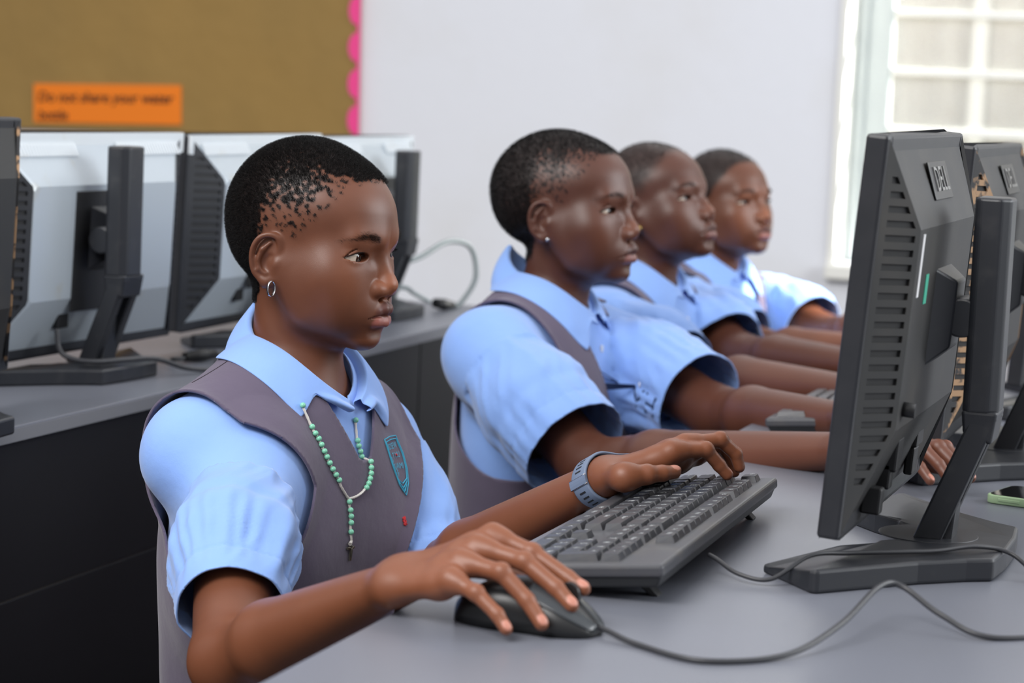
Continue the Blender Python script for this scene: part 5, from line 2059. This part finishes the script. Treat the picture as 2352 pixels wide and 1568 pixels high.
pin1 = child(girl1, 'pinafore')
g1o = Vector(girl1.location)
shield = [(0, 0), (0.018, -0.001), (0.036, 0.0), (0.040, 0.018), (0.0385, 0.034), (0.034, 0.047), (0.025, 0.058), (0.014, 0.046), (0.006, 0.026), (0, 0)]
def dense_line(pts, n=5):
    o = []
    for a, b in zip(pts[:-1], pts[1:]):
        for k in range(n):
            o.append((a[0] + (b[0] - a[0]) * k / n, a[1] + (b[1] - a[1]) * k / n))
    return o + [pts[-1]]
E = MB()
for sc in (1.0, 0.88):
    q = [((u - 0.02) * sc + 0.02, (v - 0.024) * sc + 0.024) for u, v in shield]
    E.tube([p - g1o for p in drape_path(dense_line(q))], 0.00055, 6)
for k in range(3):
    E.tube([p - g1o for p in drape_path(dense_line([(0.012 + 0.002 * k, 0.040 + 0.004 * k), (0.022, 0.046 + 0.004 * k), (0.034 - 0.002 * k, 0.042 + 0.003 * k)]))], 0.0006, 6)
for txt, u, v, sz, rot in (('IDSEW', 0.018, 0.0085, 0.0085, 0.0), ('BRAIMA', 0.0125, 0.028, 0.0062, 1.05), ('T MU', 0.022, 0.018, 0.0085, 0.0), ('WMI', 0.0245, 0.029, 0.0085, 0.1)):
    vs, fs = text_mesh(txt, sz, 0.0, 2)
    c_, s_ = math.cos(rot), math.sin(rot)
    P_ = drape_path([(u + x * c_ + y * s_, v - y * c_ + x * s_) for x, y, z_ in vs], 0.0011)
    E.add([p - g1o for p in P_], fs)
eb = E.build('badge', M_thread, girl1)
eb['label'] = 'cyan embroidered shield badge'
E = MB()
E.tube([p - g1o for p in drape_path([(0.0215, 0.0165), (0.0235, 0.0185)])], 0.0010, 6)
rb = S1.lay([(-0.183, 2.139 + 0.0012 * (k % 2), 0.716 - 0.0016 * k) for k in range(6)], Bn, 0.0009)
E.tube([p - g1o for p in rb], 0.0012, 6)
E.tube([p - g1o + Vector((0, 0.003, 0.0005)) for p in rb], 0.0010, 6)
E.build('red_stitching', M_redthread, girl1)
# stitched shoulder seam
sm_pts = Surf([child(girl1, 'pinafore')]).lay([(-0.3085, 2.030, 0.880), (-0.3131, 2.0278, 0.8784), (-0.3185, 2.0118, 0.8694), (-0.3278, 1.9952, 0.8602), (-0.3367, 1.9824, 0.8535)], (0.1, -0.45, 0.88), 0.0001)
MB().tube([p - g1o for p in smooth_path(sm_pts, 6)], 0.0005, 6).build('shoulder_seam', M_stitch, girl1)

# ear jewellery
def ear_spot(g, loc):
    return g['head'].w(loc)


e0 = Vector(ear_spot(g1, (8.0, -70.5, -30.5))) - g1o
tor = MB()
na = 40
ring = []
for k in range(na + 1):
    a = 2 * math.pi * k / na
    ring.append((0.0, 0.0047 * math.sin(a), 0.0068 * math.cos(a)))
vs, fs = [], []
for k in range(na):
    a = 2 * math.pi * k / na
    for (dr, dx) in ((0.0007, -0.0011), (0.0007, 0.0011), (-0.0005, 0.0011), (-0.0005, -0.0011)):
        vs.append((dx, (0.0047 + dr) * math.sin(a), (0.0068 + dr) * math.cos(a)))
for k in range(na):
    for j in range(4):
        fs.append((k * 4 + j, k * 4 + (j + 1) % 4, ((k + 1) % na) * 4 + (j + 1) % 4, ((k + 1) % na) * 4 + j))
tor.add(vs, fs, 0, True)
tor.xf(Matrix.Translation(e0) @ Matrix.Rotation(math.radians(-18), 4, 'Z'))
h_ = tor.build('hoop_earring', M_steel, girl1)
h_['label'] = 'small silver hoop earring'
MB().sphere(Vector(ear_spot(g2, (8.0, -70.0, -27.0))) - Vector(girl2.location), 0.0024, 14, 8).build('stud_earring', M_steel, girl2)['label'] = 'small silver stud earring'
MB().sphere(Vector(ear_spot(g3, (8.0, -70.0, -26.0))) - Vector(girl3.location), 0.0042, 14, 8).build('stud_earring', M_gold, girl3)['label'] = 'round gold stud earring'

# shirt buttons and the ink initials on the second girl's far cuff
for gr, gg in ((girl2, g2), (girl3, g3)):
    Sx = Surf([child(gr, 'shirt')])
    pts = [gg['torso'].w((0.2, 0.003, z_)) for z_ in (0.800, 0.760)]
    for p in pts:
        nrm = gg['torso'].R @ np.array([1.0, 0, 0.0])
        h = Sx.hit(p, -Vector(nrm), 0.4)
        if h:
            b = MB().cyl((0, 0, 0), 0.0048, 0.0018, 16, 0, 'x')
            b.xf(Matrix.Translation(h - Vector(gr.location)))
            b.build('shirt_button', M_button, gr)

Sx = Surf([child(girl2, 'shirt')])
A_ = g2['arms'][1]
sh_, el_ = np.array(A_['shoulder']), np.array(A_['elbow'])
ax_ = Vector((el_ - sh_) / np.linalg.norm(el_ - sh_))
cen = Vector(sh_ * 0.32 + el_ * 0.68)
outn = (Vector((0.25, -0.85, 0.0)) - ax_ * ax_.dot(Vector((0.25, -0.85, 0.0)))).normalized()
up_ = outn.cross(ax_).normalized()
if up_.z < 0: up_ = -up_
vs, fs = text_mesh('JWH', 0.040, 0.0, 2)
P_ = []
ok = True
for x, y, z_ in vs:
    p = cen + ax_ * (x * 0.9) + up_ * (y * 0.9 - 0.028) + outn * 0.15
    h = Sx.hit(p, -outn, 0.3)
    P_.append((h if h else p - outn * 0.10) + outn * 0.0012 - Vector(girl2.location))
MB().add(P_, fs).build('ink_initials', mat('ink_marks', srgb(34, 52, 92), 0.8), girl2)

# ------------------------------------------------------------------ wrist watch with a slotted blue-grey strap, on the nearest girl's left wrist
M_strap = mat('blue_grey_rubber', srgb(112, 126, 150), 0.5, spec=0.4)
M_slot = mat('strap_slot', srgb(30, 32, 38), 0.7)
axw = (WL - EL) / np.linalg.norm(WL - EL)
cw = WL - axw * 0.009
aw = np.cross(axw, [0, 0, 1.0])
aw /= np.linalg.norm(aw)
bw = np.cross(aw, axw)
nt_ = 72
ths = np.linspace(0, 2 * math.pi, nt_, endpoint=False)
dirs = np.cos(ths)[:, None] * aw + np.sin(ths)[:, None] * bw
rad = []
for off in (-0.008, 0.0, 0.008):
    hp = ray_hit(body1, cw + axw * off + dirs * 0.07, -dirs, 0, 0.07, 70)
    rad.append(((hp - cw - axw * off) * dirs).sum(1))
rad = np.max(rad, 0)
for _ in range(6):
    rad = 0.5 * rad + 0.25 * (np.roll(rad, 1) + np.roll(rad, -1))
watch = empty('wrist_watch', tuple(cw))
tag(watch, 'watch with slotted blue-grey rubber strap on the nearest girl\'s left wrist', 'watch')
prof = [(-0.0105, 0.0012), (-0.0100, 0.0030), (-0.0085, 0.0037), (0.0085, 0.0037), (0.0100, 0.0030), (0.0105, 0.0012)]
vs, fs = [], []
for i in range(nt_):
    for u, r_ in prof:
        vs.append(dirs[i] * (rad[i] + r_) + axw * u)
m_ = len(prof)
for i in range(nt_):
    for k in range(m_):
        fs.append((i * m_ + k, i * m_ + (k + 1) % m_, ((i + 1) % nt_) * m_ + (k + 1) % m_, ((i + 1) % nt_) * m_ + k))
np_mesh('strap', np.array(vs), np.array(fs), M_strap, watch, True)
# which angle faces the camera side and up: -y and slightly +z
ref = np.array([0.10, -0.95, 0.25])
th0 = math.atan2(ref @ bw, ref @ aw)


def on_band(th, u, r_):
    i = (th % (2 * math.pi)) / (2 * math.pi) * nt_
    i0 = int(i) % nt_
    t = i - int(i)
    rr = rad[i0] * (1 - t) + rad[(i0 + 1) % nt_] * t
    return (math.cos(th) * aw + math.sin(th) * bw) * (rr + r_) + axw * u


sgn = 1 if (math.cos(th0 + 0.3) * aw + math.sin(th0 + 0.3) * bw)[2] > (math.cos(th0 - 0.3) * aw + math.sin(th0 - 0.3) * bw)[2] else -1
for k in (-5, -4, -3, -2, 2, 3, 4, 5):
    th = th0 + sgn * (k * 0.20 + 0.05)
    vs = [on_band(th + a, u, 0.0040) for u in (-0.0038, 0.0038) for a in (-0.030, 0.030)] + [on_band(th + a, u, 0.0030) for u in (-0.0038, 0.0038) for a in (-0.030, 0.030)]
    MB().hexa([vs[0], vs[1], vs[3], vs[2]], [vs[4], vs[5], vs[7], vs[6]]).build('strap_slot', M_slot, watch)
for k in (-0.16, 0.16):
    th = th0 + sgn * (k + 0.05)
    pts = [on_band(th, u, 0.0042) for u in np.linspace(-0.0112, 0.0112, 6)]
    MB().tube(pts, 0.0006, 8).build('buckle_bar', M_steel, watch)
tq = [[on_band(th0 + sgn * (0.05 + t), u, r_) for t in (-0.15, -0.05, 0.05, 0.15)] for u in (-0.0112, 0.0112) for r_ in (0.0038, 0.0048)]
vs = sum(tq, [])
fs = []
for r_ in range(3):
    fs += [(r_, r_ + 1, 4 + r_ + 1, 4 + r_), (8 + r_, 8 + r_ + 1, 12 + r_ + 1, 12 + r_), (4 + r_, 4 + r_ + 1, 12 + r_ + 1, 12 + r_), (r_, r_ + 1, 8 + r_ + 1, 8 + r_)]
fs += [(0, 4, 12, 8), (3, 7, 15, 11)]
MB().add(vs, fs).build('keeper_loop', M_strap, watch)
thb = th0 + math.pi
cb = on_band(thb, 0, 0.006)
Mw = Matrix(((aw[0] * math.cos(thb) + bw[0] * math.sin(thb), -aw[0] * math.sin(thb) + bw[0] * math.cos(thb), axw[0], cb[0]),
             (aw[1] * math.cos(thb) + bw[1] * math.sin(thb), -aw[1] * math.sin(thb) + bw[1] * math.cos(thb), axw[1], cb[1]),
             (aw[2] * math.cos(thb) + bw[2] * math.sin(thb), -aw[2] * math.sin(thb) + bw[2] * math.cos(thb), axw[2], cb[2]), (0, 0, 0, 1)))
MB().box(-0.004, 0.004, -0.015, 0.015, -0.015, 0.015).xf(Mw).build('watch_case', M_recess, watch, 0.003)
